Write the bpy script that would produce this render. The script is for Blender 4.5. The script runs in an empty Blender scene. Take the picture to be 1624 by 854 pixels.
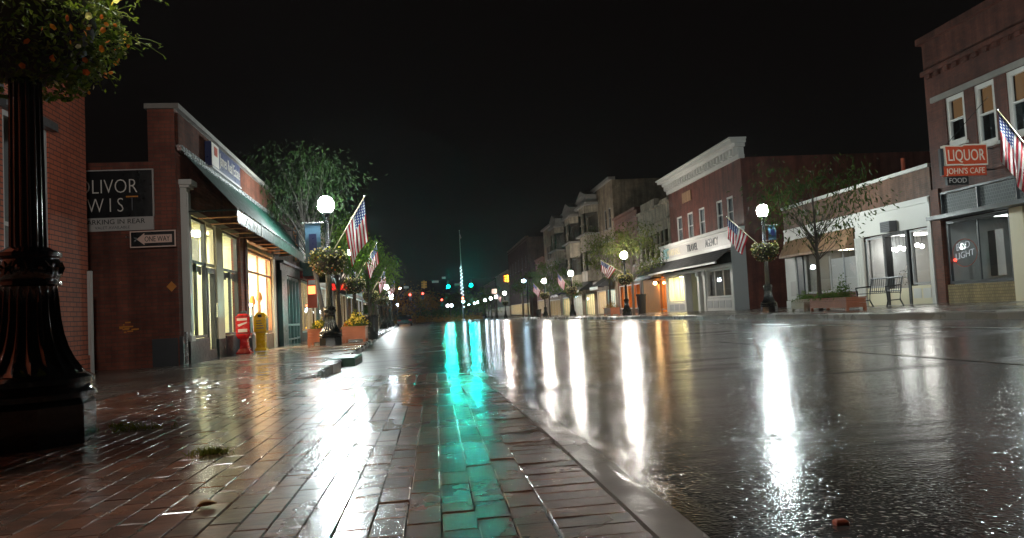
import bpy, math, random
from mathutils import Vector, Matrix, noise as mnoise
rnd = random.Random(7)
S = bpy.context.scene
COL = S.collection
PI = math.pi

# ------------------------------------------------------------------ render set-up
S.render.engine = 'CYCLES'
S.cycles.use_denoising = True
try: S.cycles.denoiser = 'OPENIMAGEDENOISE'
except Exception: pass
S.cycles.max_bounces = 7
S.cycles.diffuse_bounces = 3
S.cycles.glossy_bounces = 4
S.cycles.transparent_max_bounces = 12
S.cycles.sample_clamp_indirect = 6.0
S.cycles.sample_clamp_direct = 0.0
S.cycles.caustics_reflective = False
S.cycles.caustics_refractive = False
S.view_settings.view_transform = 'Standard'
S.view_settings.look = 'None'
S.view_settings.exposure = 1.2
S.view_settings.gamma = 1.0
S.view_settings.use_curve_mapping = False

# ------------------------------------------------------------------ place geometry
def G(x, y):                      # street falls gently away from the camera
    return .254 + .011*x - .005*y
def g3(x, y, dz=0): return Vector((x, y, G(x, y)+dz))
LO = Vector((-4.45, 14.2, 0)); LA = math.radians(1.9)
LU = Vector((-math.sin(LA), math.cos(LA), 0)); LN = Vector((math.cos(LA), math.sin(LA), 0))
def L(u, o, z): return LO + LU*u + LN*o + Vector((0, 0, z))          # left row: u along, o out to the street
def R(u, o, z): return Vector((16-o, u, z))                         # right row
def W(x, y, z): return Vector((x, y, z))

# ------------------------------------------------------------------ materials
def nt(name):
    m = bpy.data.materials.new(name); m.use_nodes = True
    n = m.node_tree.nodes; l = m.node_tree.links
    n.clear(); o = n.new('ShaderNodeOutputMaterial')
    return m, n, l, o
def rgba(c): return (c[0], c[1], c[2], 1)
def pr(n, l, o, base, rough=.6, metal=0, coat=0, coatr=.05, spec=.5):
    p = n.new('ShaderNodeBsdfPrincipled')
    p.inputs['Base Color'].default_value = rgba(base); p.inputs['Roughness'].default_value = rough
    p.inputs['Metallic'].default_value = metal
    p.inputs['Coat Weight'].default_value = coat; p.inputs['Coat Roughness'].default_value = coatr
    p.inputs['Specular IOR Level'].default_value = spec
    l.new(p.outputs[0], o.inputs[0]); return p
def objco(n): return n.new('ShaderNodeTexCoord').outputs['Object']
def noise(n, l, co, scale, detail=4, rough=.55):
    t = n.new('ShaderNodeTexNoise'); t.inputs['Scale'].default_value = scale
    t.inputs['Detail'].default_value = detail; t.inputs['Roughness'].default_value = rough
    if co is not None: l.new(co, t.inputs['Vector'])
    return t.outputs['Fac']
def ramp(n, l, f, stops):
    r = n.new('ShaderNodeValToRGB'); e = r.color_ramp.elements
    while len(e) < len(stops): e.new(.5)
    for i, (p, c) in enumerate(stops):
        e[i].position = p; e[i].color = rgba(c) if not isinstance(c, (int, float)) else (c, c, c, 1)
    l.new(f, r.inputs[0]); return r.outputs[0]
def mth(n, l, op, a, b=None, c=None, clamp=False):
    m = n.new('ShaderNodeMath'); m.operation = op; m.use_clamp = clamp
    for i, v in enumerate((a, b, c)):
        if v is None: continue
        if isinstance(v, (int, float)): m.inputs[i].default_value = v
        else: l.new(v, m.inputs[i])
    return m.outputs[0]
def mixc(n, l, f, a, b, blend='MIX'):
    m = n.new('ShaderNodeMix'); m.data_type = 'RGBA'; m.blend_type = blend
    if isinstance(f, (int, float)): m.inputs[0].default_value = f
    else: l.new(f, m.inputs[0])
    for i, v in ((6, a), (7, b)):
        if isinstance(v, tuple): m.inputs[i].default_value = rgba(v)
        else: l.new(v, m.inputs[i])
    return m.outputs[2]
def bump(n, l, h, strength, dist, normal=None):
    b = n.new('ShaderNodeBump'); b.inputs['Strength'].default_value = strength
    b.inputs['Distance'].default_value = dist; l.new(h, b.inputs['Height'])
    if normal is not None: l.new(normal, b.inputs['Normal'])
    return b.outputs[0]

def mat(name, base, rough=.55, metal=0, var=.25, vs=3., bs=40., bst=.15, coat=0, spec=.5, bd=.01):
    m, n, l, o = nt(name); p = pr(n, l, o, base, rough, metal, coat, .06, spec)
    co = objco(n); f = noise(n, l, co, vs, 6)
    c = mixc(n, l, f, tuple(b*(1-var) for b in base), tuple(min(1, b*(1+var)) for b in base))
    l.new(c, p.inputs['Base Color'])
    r = ramp(n, l, noise(n, l, co, vs*4, 3), [(.3, max(.02, rough*.75)), (.7, min(1, rough*1.25))])
    l.new(r, p.inputs['Roughness'])
    if bst: l.new(bump(n, l, noise(n, l, co, bs, 3), bst, bd), p.inputs['Normal'])
    return m
def emit(name, col, strength):
    m, n, l, o = nt(name); e = n.new('ShaderNodeEmission')
    e.inputs[0].default_value = rgba(col); e.inputs[1].default_value = strength
    l.new(e.outputs[0], o.inputs[0]); return m
def brickmat(name, c1, c2, mortar, bw=.2, bh=.067, rough=.55, msize=.008, stain=.55, spec=.2):
    m, n, l, o = nt(name); p = pr(n, l, o, c1, rough, spec=spec)
    co = objco(n)
    s = n.new('ShaderNodeSeparateXYZ'); l.new(co, s.inputs[0])
    c = n.new('ShaderNodeCombineXYZ'); l.new(mth(n, l, 'ADD', s.outputs[0], s.outputs[1]), c.inputs[0]); l.new(s.outputs[2], c.inputs[1])
    b = n.new('ShaderNodeTexBrick'); l.new(c.outputs[0], b.inputs['Vector'])
    b.inputs['Scale'].default_value = 1; b.inputs['Brick Width'].default_value = bw; b.inputs['Row Height'].default_value = bh
    b.inputs['Mortar Size'].default_value = msize; b.inputs['Mortar Smooth'].default_value = .3
    b.inputs['Color1'].default_value = rgba(c1); b.inputs['Color2'].default_value = rgba(c2); b.inputs['Mortar'].default_value = rgba(mortar)
    b.inputs['Bias'].default_value = -.1
    st = ramp(n, l, noise(n, l, co, 1.1, 7, .65), [(.3, 1-stain), (.7, 1.15)])
    mv = n.new('ShaderNodeMapping'); mv.inputs['Scale'].default_value = (2.6, 2.6, .22); l.new(co, mv.inputs[0])
    sv = ramp(n, l, noise(n, l, mv.outputs[0], 1.3, 5, .6), [(.32, 1-stain*.8), (.62, 1.1)])
    l.new(mixc(n, l, 1., mixc(n, l, 1., b.outputs[0], st, 'MULTIPLY'), sv, 'MULTIPLY'), p.inputs['Base Color'])
    inv = mth(n, l, 'SUBTRACT', 1., b.outputs[1])
    h = mth(n, l, 'ADD', inv, mth(n, l, 'MULTIPLY', noise(n, l, co, 45, 4), .5))
    l.new(bump(n, l, h, .6, .008), p.inputs['Normal'])
    return m

def make_asphalt():
    m, n, l, o = nt('wet_asphalt'); p = pr(n, l, o, (.03, .03, .031), .2, spec=.5)
    co = objco(n)
    big = noise(n, l, co, .35, 5, .6)
    mp = n.new('ShaderNodeMapping'); mp.inputs['Scale'].default_value = (.5, 1.4, 1); mp.inputs['Location'].default_value = (3.1, .4, 0); l.new(co, mp.inputs[0])
    pud = ramp(n, l, noise(n, l, mp.outputs[0], .8, 6, .68), [(.36, .25), (.64, 1.)])
    c = mixc(n, l, big, (.022, .022, .023), (.062, .058, .055))
    c = mixc(n, l, mth(n, l, 'MULTIPLY', noise(n, l, co, 160, 2), .6), c, (.07, .067, .063))
    l.new(c, p.inputs['Base Color'])
    m3 = n.new('ShaderNodeMapping'); m3.inputs['Scale'].default_value = (.22, 1.1, 1); m3.inputs['Location'].default_value = (1.7, 8.3, 0); l.new(co, m3.inputs[0])
    dry = ramp(n, l, noise(n, l, m3.outputs[0], .75, 6, .6), [(.54, 0.), (.63, 1.)])        # patches where the film has drained
    rg = mth(n, l, 'ADD', mth(n, l, 'MULTIPLY', pud, .06), .095)
    sx = n.new('ShaderNodeSeparateXYZ'); l.new(co, sx.inputs[0])                       # the coarser, worn parking lane along the kerb
    lane = mth(n, l, 'ADD', sx.outputs[0], mth(n, l, 'MULTIPLY', noise(n, l, m3.outputs[0], 1.3, 5, .6), 1.6))
    lane = ramp(n, l, mth(n, l, 'MULTIPLY_ADD', lane, .25, .5), [(.50, 1.), (.80, 0.)])
    rg = mth(n, l, 'ADD', rg, mth(n, l, 'MULTIPLY', lane, .20))
    l.new(mixc(n, l, mth(n, l, 'MULTIPLY', lane, .7), c, (.10, .098, .094)), p.inputs['Base Color'])
    l.new(mth(n, l, 'ADD', rg, mth(n, l, 'MULTIPLY', dry, .13)), p.inputs['Roughness'])
    def stones(scale, lo, hi):          # aggregate standing out of the water film
        vo = n.new('ShaderNodeTexVoronoi'); vo.inputs['Scale'].default_value = scale; l.new(co, vo.inputs['Vector'])
        sp = n.new('ShaderNodeSeparateXYZ'); l.new(vo.outputs['Color'], sp.inputs[0])
        dome = ramp(n, l, vo.outputs['Distance'], [(.0, 1.), (.55, 0.)])
        return mth(n, l, 'MULTIPLY', dome, ramp(n, l, sp.outputs[0], [(lo, 0.), (hi, 1.)]))
    st = mth(n, l, 'ADD', mth(n, l, 'MULTIPLY', stones(46, .68, 1.), 1.7), mth(n, l, 'MULTIPLY', stones(90, .6, 1.), .8))
    hgt = mth(n, l, 'ADD', mth(n, l, 'MULTIPLY', st, pud), mth(n, l, 'MULTIPLY', noise(n, l, co, 75, 3), .26))
    n1 = bump(n, l, hgt, .5, .006)
    m2 = n.new('ShaderNodeMapping'); m2.inputs['Scale'].default_value = (.7, 2.6, 1); l.new(co, m2.inputs[0])
    n2 = bump(n, l, noise(n, l, m2.outputs[0], 1.7, 3, .55), .11, .02, n1)
    l.new(n2, p.inputs['Normal'])
    return m
def make_paver():
    m, n, l, o = nt('wet_red_paver'); p = pr(n, l, o, (.2, .06, .04), .25, coat=.6, coatr=.10)
    co = objco(n); ge = n.new('ShaderNodeNewGeometry')
    c = ramp(n, l, ge.outputs['Random Per Island'], [(0, (.10, .044, .024)), (.35, (.19, .072, .033)), (.7, (.15, .062, .034)), (1, (.09, .056, .04))])
    st = ramp(n, l, noise(n, l, co, 2.2, 6, .6), [(.3, .5), (.7, 1.2)])
    c = mixc(n, l, 1., c, st, 'MULTIPLY')
    mm = n.new('ShaderNodeMapping'); mm.inputs['Scale'].default_value = (5, 14, 5); l.new(co, mm.inputs[0])
    c = mixc(n, l, 1., c, ramp(n, l, noise(n, l, mm.outputs[0], 1.6, 6, .65), [(.32, .35), (.6, 1.2)]), 'MULTIPLY'); l.new(c, p.inputs['Base Color'])
    l.new(ramp(n, l, noise(n, l, co, 1.4, 5, .6), [(.3, .18), (.7, .36)]), p.inputs['Roughness'])
    h = mth(n, l, 'ADD', noise(n, l, co, 26, 5, .6), mth(n, l, 'MULTIPLY', noise(n, l, co, 240, 3), .3))
    nb = bump(n, l, h, .24, .008)
    l.new(nb, p.inputs['Normal']); l.new(bump(n, l, noise(n, l, co, 40, 6, .7), .07, .008), p.inputs['Coat Normal'])
    return m
def make_concrete(name, c, rough=.3, joint=0, bs=.3):
    m, n, l, o = nt(name); p = pr(n, l, o, c, rough)
    co = objco(n)
    cc = mixc(n, l, noise(n, l, co, 1.5, 7, .65), tuple(v*.45 for v in c), tuple(v*1.35 for v in c))
    h = noise(n, l, co, 60, 5)
    if joint:
        b = n.new('ShaderNodeTexBrick'); l.new(co, b.inputs['Vector']); b.inputs['Scale'].default_value = 1
        b.offset = 0; b.inputs['Brick Width'].default_value = joint; b.inputs['Row Height'].default_value = joint
        b.inputs['Mortar Size'].default_value = .012; b.inputs['Color1'].default_value = (1, 1, 1, 1); b.inputs['Color2'].default_value = (.72, .72, .72, 1); b.inputs['Mortar'].default_value = (.25, .25, .25, 1)
        cc = mixc(n, l, 1., cc, b.outputs[0], 'MULTIPLY')
        h = mth(n, l, 'SUBTRACT', h, mth(n, l, 'MULTIPLY', b.outputs[1], 1.5))
    l.new(cc, p.inputs['Base Color'])
    l.new(ramp(n, l, noise(n, l, co, .9, 5), [(.35, rough*.45), (.65, rough*1.3)]), p.inputs['Roughness'])
    l.new(bump(n, l, h, bs, .008), p.inputs['Normal'])
    return m
def make_glass(name, tint=(1, 1, 1), refl=.06):
    m, n, l, o = nt(name)
    t = n.new('ShaderNodeBsdfTransparent'); t.inputs[0].default_value = rgba(tint)
    g = n.new('ShaderNodeBsdfGlossy'); g.inputs['Roughness'].default_value = .015
    lw = n.new('ShaderNodeLayerWeight'); lw.inputs[0].default_value = .5
    f = mth(n, l, 'ADD', mth(n, l, 'MULTIPLY', mth(n, l, 'POWER', lw.outputs['Facing'], 4), .75), refl)
    x = n.new('ShaderNodeMixShader'); l.new(f, x.inputs[0]); l.new(t.outputs[0], x.inputs[1]); l.new(g.outputs[0], x.inputs[2])
    l.new(x.outputs[0], o.inputs[0]); return m
def leafmat(name, c1, c2, tr=.35):
    m, n, l, o = nt(name); ge = n.new('ShaderNodeNewGeometry')
    c = ramp(n, l, ge.outputs['Random Per Island'], [(0, c1), (1, c2)])
    p = n.new('ShaderNodeBsdfPrincipled'); l.new(c, p.inputs['Base Color']); p.inputs['Roughness'].default_value = .55; p.inputs['Specular IOR Level'].default_value = .12
    t = n.new('ShaderNodeBsdfTranslucent'); l.new(mixc(n, l, 1., c, (1.6, 1.8, .6), 'MULTIPLY'), t.inputs[0])
    x = n.new('ShaderNodeMixShader'); x.inputs[0].default_value = tr
    l.new(p.outputs[0], x.inputs[1]); l.new(t.outputs[0], x.inputs[2]); l.new(x.outputs[0], o.inputs[0]); return m
def make_flag():
    m, n, l, o = nt('flag_cloth'); uv = n.new('ShaderNodeTexCoord').outputs['UV']
    s = n.new('ShaderNodeSeparateXYZ'); l.new(uv, s.inputs[0]); u, v = s.outputs[0], s.outputs[1]   # u along hoist from tip, v along fly
    st = mth(n, l, 'GREATER_THAN', mth(n, l, 'FRACT', mth(n, l, 'MULTIPLY', u, 6.5)), .5)      # 0 red first
    c = mixc(n, l, st, (.42, .02, .035), (.78, .76, .74))
    can = mth(n, l, 'MULTIPLY', mth(n, l, 'LESS_THAN', u, 7/13), mth(n, l, 'LESS_THAN', v, .4))
    fx = mth(n, l, 'SUBTRACT', mth(n, l, 'FRACT', mth(n, l, 'MULTIPLY', v, 15)), .5)
    fy = mth(n, l, 'SUBTRACT', mth(n, l, 'FRACT', mth(n, l, 'MULTIPLY', u, 9.3)), .5)
    d = mth(n, l, 'ADD', mth(n, l, 'MULTIPLY', fx, fx), mth(n, l, 'MULTIPLY', fy, fy))
    cc = mixc(n, l, mth(n, l, 'LESS_THAN', d, .06), (.012, .03, .16), (.75, .75, .75))
    c = mixc(n, l, can, c, cc)
    p = n.new('ShaderNodeBsdfPrincipled'); l.new(c, p.inputs['Base Color']); p.inputs['Roughness'].default_value = .7
    t = n.new('ShaderNodeBsdfTranslucent'); l.new(c, t.inputs[0])
    x = n.new('ShaderNodeMixShader'); x.inputs[0].default_value = .35
    l.new(p.outputs[0], x.inputs[1]); l.new(t.outputs[0], x.inputs[2]); l.new(x.outputs[0], o.inputs[0]); return m
def make_goods(name, strength, cols, sx=3.2, sz=2.2):
    """stock on lit shelves: a wall of differently coloured boxes (diffuse)"""
    m, n, l, o = nt(name); p = pr(n, l, o, cols[0], .6); co = objco(n)
    s = n.new('ShaderNodeSeparateXYZ'); l.new(co, s.inputs[0])
    c = n.new('ShaderNodeCombineXYZ'); l.new(mth(n, l, 'ADD', s.outputs[0], s.outputs[1]), c.inputs[0]); l.new(s.outputs[2], c.inputs[1])
    b = n.new('ShaderNodeTexBrick'); l.new(c.outputs[0], b.inputs['Vector']); b.inputs['Scale'].default_value = sx
    b.inputs['Color1'].default_value = (0, 0, 0, 1); b.inputs['Color2'].default_value = (1, 1, 1, 1); b.inputs['Mortar'].default_value = (.5, .5, .5, 1)
    b.inputs['Mortar Size'].default_value = .03
    f = mth(n, l, 'ADD', mth(n, l, 'MULTIPLY', b.outputs[0], .6), mth(n, l, 'MULTIPLY', noise(n, l, co, 2.5, 3), .4))
    l.new(ramp(n, l, f, [(i/(len(cols)-1), q) for i, q in enumerate(cols)]), p.inputs['Base Color'])
    return m

M = {}
M['asphalt'] = make_asphalt()
M['paver'] = make_paver()
M['mortar'] = make_concrete('paver_bedding', (.05, .04, .035), .16)
M['walk'] = make_concrete('wet_sidewalk_concrete', (.17, .14, .115), .26, 1.5)
M['kerb'] = make_concrete('wet_kerb_stone', (.24, .215, .195), .27, bs=.12)
M['ground'] = make_concrete('bare_ground', (.05, .045, .04), .7)
M['black'] = mat('black_gloss_paint', (.012, .012, .013), .12, 0, .3, 6, 60, .08, coat=.8)
M['darkmetal'] = mat('dark_metal', (.02, .02, .022), .35, .3)
M['globe'] = emit('lamp_globe_glow', (.88, 1., .98), 185)
M['globe_near'] = emit('lamp_globe_near_glow', (1, .97, .90), 150)
M['globe_warm'] = emit('lamp_globe_warm_glow', (1., .94, .85), 235)
M['globe_dim'] = emit('lamp_globe_dim_glow', (.6, .85, 1.), 22)
M['brick_near'] = brickmat('red_orange_brick', (.40, .095, .045), (.33, .075, .036), (.085, .032, .022), .22, .072, .45, .009, .3)
M['brick_liquor'] = brickmat('red_brown_brick', (.13, .042, .028), (.095, .032, .023), (.085, .04, .03), .2, .067, .55)
M['brick_shop'] = brickmat('dark_red_brick', (.25, .072, .045), (.18, .055, .038), (.14, .07, .05), .2, .067, .55)
M['brick_light'] = brickmat('weathered_red_brick', (.21, .075, .048), (.15, .06, .042), (.13, .085, .065), .2, .067, .6)
M['brick_parapet'] = brickmat('parapet_brick', (.15, .052, .034), (.10, .04, .028), (.10, .06, .045), .2, .067, .95, spec=.05)
M['brick_travel'] = brickmat('smooth_red_brick', (.165, .05, .035), (.14, .044, .032), (.11, .05, .04), .2, .06, .5, .004)
M['brick_dark'] = brickmat('sooty_brick', (.12, .05, .038), (.09, .04, .03), (.07, .04, .03), .2, .067, .65)
M['brick_brown'] = brickmat('brown_brick', (.19, .095, .06), (.15, .08, .052), (.16, .11, .08), .2, .067, .55)
M['stone'] = brickmat('pale_stone', (.36, .30, .22), (.32, .27, .20), (.2, .16, .12), .6, .3, .6, .006)
M['stone2'] = brickmat('buff_brick', (.34, .25, .16), (.28, .21, .14), (.22, .17, .12), .2, .067, .6)
M['tile'] = brickmat('small_tan_tile', (.33, .25, .12), (.25, .19, .09), (.12, .09, .05), .09, .09, .35, .008, .35)
M['white'] = mat('white_paint', (.54, .525, .49), .45, 0, .12, 1.2, 30, .08)
M['grey'] = mat('grey_paint', (.34, .34, .34), .5, 0, .15, 1.2)
M['cream'] = mat('cream_paint', (.62, .55, .38), .45, 0, .1, 1.5, 30, .06)
M['coping'] = mat('stone_coping', (.2, .185, .165), .5, 0, .35, 3)
M['charcoal'] = mat('charcoal_panel', (.035, .038, .042), .4, 0, .4, 4)
M['darkgreen'] = mat('dark_green_paint', (.012, .03, .026), .35, 0, .3, 2)
M['teal'] = mat('grey_teal_paint', (.16, .28, .26), .35, 0, .2, 2)
M['awning'] = mat('green_canvas', (.006, .042, .03), .5, 0, .25, 2, 120, .1)
M['navy'] = mat('navy_canvas', (.02, .02, .065), .5, 0, .25, 2, 120, .1)
M['shingle'] = brickmat('dark_shingles', (.07, .07, .072), (.10, .098, .10), (.015, .015, .015), .25, .12, .6, .01, .3)
M['redband'] = mat('red_enamel', (.35, .02, .015), .35, 0, .2, 2)
M['orangewood'] = mat('orange_brown_wood', (.30, .14, .06), .5, 0, .3, 5)
M['copperwood'] = brickmat('copper_brown_boards', (.32, .19, .11), (.27, .16, .09), (.14, .08, .04), .12, 6., .5, .004, .25)
M['bark'] = mat('bark', (.06, .045, .035), .75, 0, .4, 8, 30, .6)
M['bark3'] = mat('dark_bark', (.022, .017, .013), .85, 0, .4, 8, 30, .5)
M['bark2'] = mat('pale_bark', (.17, .13, .09), .7, 0, .4, 8, 30, .5)
M['planter'] = mat('orange_red_planter_wood', (.34, .11, .055), .45, 0, .3, 4)
M['planter_pale'] = mat('pale_planter_wood', (.40, .35, .27), .5, 0, .25, 4)
M['soil'] = mat('planter_soil', (.03, .022, .016), .9)
M['leaf'] = leafmat('street_tree_leaf', (.035, .075, .018), (.085, .12, .03))
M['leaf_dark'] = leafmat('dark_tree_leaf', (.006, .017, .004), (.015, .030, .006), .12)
M['leaf_mid'] = leafmat('dim_tree_leaf', (.02, .04, .012), (.06, .075, .022), .2)
M['leaf_y'] = leafmat('yellowing_tree_leaf', (.05, .075, .016), (.11, .11, .024))
M['leaf_o'] = leafmat('orange_and_lamplit_leaf', (.16, .07, .015), (.24, .14, .02))  # orange leaves; on far crossing trees and shrubs it is painted lamplight
M['basketleaf'] = leafmat('basket_leaf', (.022, .042, .011), (.11, .125, .03), .15)
M['basketleaf_near'] = leafmat('fresh_basket_leaf', (.04, .07, .014), (.16, .18, .04), .3)
M['purpleleaf'] = leafmat('purple_basket_leaf', (.05, .02, .03), (.10, .07, .04))
M['petal_o'] = leafmat('orange_petal', (.55, .08, .03), (.6, .2, .04), .3)
M['petal_y'] = leafmat('yellow_petal', (.6, .38, .05), (.65, .5, .12), .3)
M['petal_p'] = leafmat('pale_petal', (.5, .4, .3), (.6, .5, .42), .3)
M['grass'] = leafmat('weed_grass', (.07, .09, .015), (.16, .15, .03), .2)
M['glass'] = make_glass('window_glass')
M['glass_dark'] = make_glass('dim_window_glass', (.75, .78, .8), .10)
M['glass_dull'] = make_glass('dull_window_glass', (.85, .87, .87), .02)
M['flag'] = make_flag()
M['steel'] = mat('bright_steel', (.55, .56, .56), .25, .8, .1, 4, 60, .03)
M['wood'] = mat('pale_wood_pole', (.42, .33, .2), .5)
M['redbox'] = mat('red_box_paint', (.55, .012, .012), .25, 0, .12, 3, 60, .04, coat=.4)
M['yellowbox'] = mat('yellow_box_paint', (.85, .52, .01), .25, 0, .12, 3, 60, .04, coat=.4)
M['pinkwhite'] = mat('pale_lettering', (.7, .55, .5), .5)
M['signwhite'] = mat('sign_white', (.72, .66, .60), .45, 0, .06)
M['signgrey'] = mat('sign_grey', (.42, .39, .37), .45, 0, .1)
M['signgreyd'] = mat('sign_dull_grey', (.10, .10, .11), .5, 0, .1)
M['signblack'] = mat('sign_black', (.008, .008, .009), .35, 0, .2)
M['signpink'] = mat('sign_reflective', (.72, .50, .42), .4, 0, .06)
M['signblue'] = mat('sign_blue', (.018, .026, .11), .35, 0, .2)
M['signorange'] = mat('sign_orange', (.55, .20, .03), .4, 0, .2)
M['signred'] = mat('sign_red', (.5, .06, .02), .35, 0, .2)
M['signcream'] = mat('sign_cream', (.66, .60, .50), .45, 0, .1)
M['signteal'] = mat('sign_teal', (.13, .30, .30), .45, 0, .1)
M['banner'] = mat('blue_banner', (.06, .14, .22), .6, 0, .4, 3)
M['streetgreen'] = mat('street_sign_green', (.05, .2, .12), .4)
M['amberpaint'] = mat('signal_yellow', (.6, .32, .02), .4)
M['verdigris'] = mat('verdigris_iron', (.08, .16, .12), .35, .3, .4, 8)
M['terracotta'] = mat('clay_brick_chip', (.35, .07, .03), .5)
M['leafdry'] = mat('dry_leaf', (.45, .26, .09), .55, 0, .3, 12)
M['int_cream'] = mat('interior_cream', (.74, .73, .47), .7, 0, .08)
M['int_white'] = mat('interior_white', (.78, .72, .58), .7, 0, .06)
M['int_grey'] = mat('interior_grey', (.30, .31, .31), .7, 0, .25, 2)
M['int_brown'] = mat('interior_brown', (.3, .18, .1), .7, 0, .25, 2)
M['int_orange'] = mat('interior_orange', (.65, .28, .06), .7, 0, .15, 2)
M['goods'] = make_goods('shelf_goods', 1, [(.08, .06, .05), (.5, .2, .1), (.6, .55, .4), (.2, .25, .2), (.7, .66, .6)])
M['goods2'] = make_goods('display_goods', 1, [(.75, .70, .55), (.4, .2, .1), (.8, .78, .7), (.25, .1, .05), (.8, .7, .5)], 2.0)
M['paper'] = mat('paper_white', (.8, .8, .78), .6, 0, .05)
M['car'] = mat('car_paint', (.02, .02, .025), .15, .2, .1, 3, 60, 0, coat=.8)

# ------------------------------------------------------------------ mesh building
class MB:
    def __init__(s, T=W): s.v = []; s.f = []; s.m = []; s.T = T; s.uv = None
    def add(s, vs, fs, mi=0):
        b = len(s.v); s.v += [tuple(x) for x in vs]; s.f += [tuple(i+b for i in f) for f in fs]; s.m += [mi]*len(fs); return s
    def poly(s, pts, mi=0): return s.add([s.T(*p) for p in pts], [tuple(range(len(pts)))], mi)
    def box(s, a0, a1, b0, b1, c0, c1, mi=0):
        if a0 > a1: a0, a1 = a1, a0
        if b0 > b1: b0, b1 = b1, b0
        vs = [s.T(a, b, c) for c in (c0, c1) for b in (b0, b1) for a in (a0, a1)]
        return s.add(vs, [(0, 2, 3, 1), (4, 5, 7, 6), (0, 1, 5, 4), (2, 6, 7, 3), (0, 4, 6, 2), (1, 3, 7, 5)], mi)
    def bbox(s, a0, a1, b0, b1, c0, c1, bev=.01, mi=0):      # box with chamfered vertical + top edges
        def ring(i, z): return [(a0+i, b0+i+0, z), (a1-i, b0+i, z), (a1-i, b1-i, z), (a0+i, b1-i, z)]
        vs = [s.T(*p) for p in ring(0, c0)+ring(0, c1-bev)+ring(bev, c1)]
        fs = [(3, 2, 1, 0), (8, 9, 10, 11)]
        for k in (0, 4):
            for i in range(4): j = (i+1) % 4; fs.append((k+i, k+j, k+4+j, k+4+i))
        return s.add(vs, fs, mi)
    def tube(s, pts, rs, n=8, mi=0, cap=True):
        pts = [Vector(p) for p in pts]
        if isinstance(rs, (int, float)): rs = [rs]*len(pts)
        vs = []; fs = []
        for i, p in enumerate(pts):
            d = (pts[min(i+1, len(pts)-1)]-pts[max(i-1, 0)]).normalized()
            a = d.orthogonal().normalized() if abs(d.z) > .99 else d.cross(Vector((0, 0, 1))).normalized()
            b = d.cross(a)
            for k in range(n):
                t = 2*PI*k/n; vs.append(p+(a*math.cos(t)+b*math.sin(t))*rs[i])
        for i in range(len(pts)-1):
            for k in range(n): q = (k+1) % n; fs.append((i*n+k, i*n+q, (i+1)*n+q, (i+1)*n+k))
        if cap: fs += [tuple(range(n))[::-1], tuple(range((len(pts)-1)*n, len(pts)*n))]
        return s.add(vs, fs, mi)
    def lathe(s, prof, cx=0, cy=0, n=32, mi=0, flute=0, depth=0., rot=0, z0=0):
        vs = []; fs = []
        for r, z, *fl in prof:
            fd = fl[0] if fl else depth
            for k in range(n):
                t = 2*PI*k/n+rot
                rr = r*(1-fd*(abs(math.sin(t*flute/2))**.6 if flute else 0)) if fd else r
                vs.append((cx+rr*math.cos(t), cy+rr*math.sin(t), z0+z))
        for i in range(len(prof)-1):
            for k in range(n): q = (k+1) % n; fs.append((i*n+k, i*n+q, (i+1)*n+q, (i+1)*n+k))
        fs += [tuple(range(n))[::-1], tuple(range((len(prof)-1)*n, len(prof)*n))]
        return s.add(vs, fs, mi)
    def sphere(s, c, r, n=16, mi=0, sz=1):
        c = Vector(c); prof = [(max(1e-4, r*math.sin(PI*i/(n//2))), -r*sz*math.cos(PI*i/(n//2))) for i in range(n//2+1)]
        return s.lathe(prof, c.x, c.y, n, mi, z0=c.z)
    def leaf(s, p, r, mi=0, asp=.45, d=None, rn=rnd):
        d = d or Vector((rn.gauss(0, 1), rn.gauss(0, 1), rn.gauss(0, .8))).normalized()
        a = d.cross(Vector((rn.gauss(0, 1), rn.gauss(0, 1), rn.gauss(0, 1)))).normalized()
        p = Vector(p); q = d.cross(a)*r*.12
        return s.add([p-d*r*.5, p+a*r*asp*.5+q, p+d*r*.5, p-a*r*asp*.5+q], [(0, 1, 2, 3)], mi)
    def flower(s, p, r, mi, rn=rnd):
        p = Vector(p); nrm = Vector((rn.gauss(0, 1), rn.gauss(0, 1), rn.gauss(.2, .6))).normalized()
        a = nrm.orthogonal().normalized(); b = nrm.cross(a); vs = [p]
        for k in range(10):
            t = 2*PI*k/10; q = r*(1 if k % 2 == 0 else .84); vs.append(p+(a*math.cos(t)+b*math.sin(t))*q+nrm*r*.35)
        return s.add(vs, [(0, 1+k, 1+(k+1) % 10) for k in range(10)], mi)
    def build(s, name, mats, parent=None, smooth=False, at=None):
        me = bpy.data.meshes.new(name)
        off = Vector((0, 0, 0))
        if parent is not None: off = Vector(parent.get('_o', (0, 0, 0)))
        elif at is not None: off = Vector(at)
        me.from_pydata([(x-off.x, y-off.y, z-off.z) for x, y, z in s.v], [], s.f)
        if not isinstance(mats, (list, tuple)): mats = [mats]
        for q in mats: me.materials.append(q)
        if len(mats) > 1: me.polygons.foreach_set('material_index', s.m)
        if smooth:
            me.polygons.foreach_set('use_smooth', [True]*len(s.f))
            try: me.set_sharp_from_angle(angle=math.radians(38))
            except Exception: pass
        if s.uv:
            ul = me.uv_layers.new(name='UVMap')
            for lp in me.loops: ul.data[lp.index].uv = s.uv[lp.vertex_index]
        me.update()
        o = bpy.data.objects.new(name, me); COL.objects.link(o)
        o['_o'] = tuple(off)
        if parent is not None: o.parent = parent
        else: o.location = off
        return o

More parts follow.
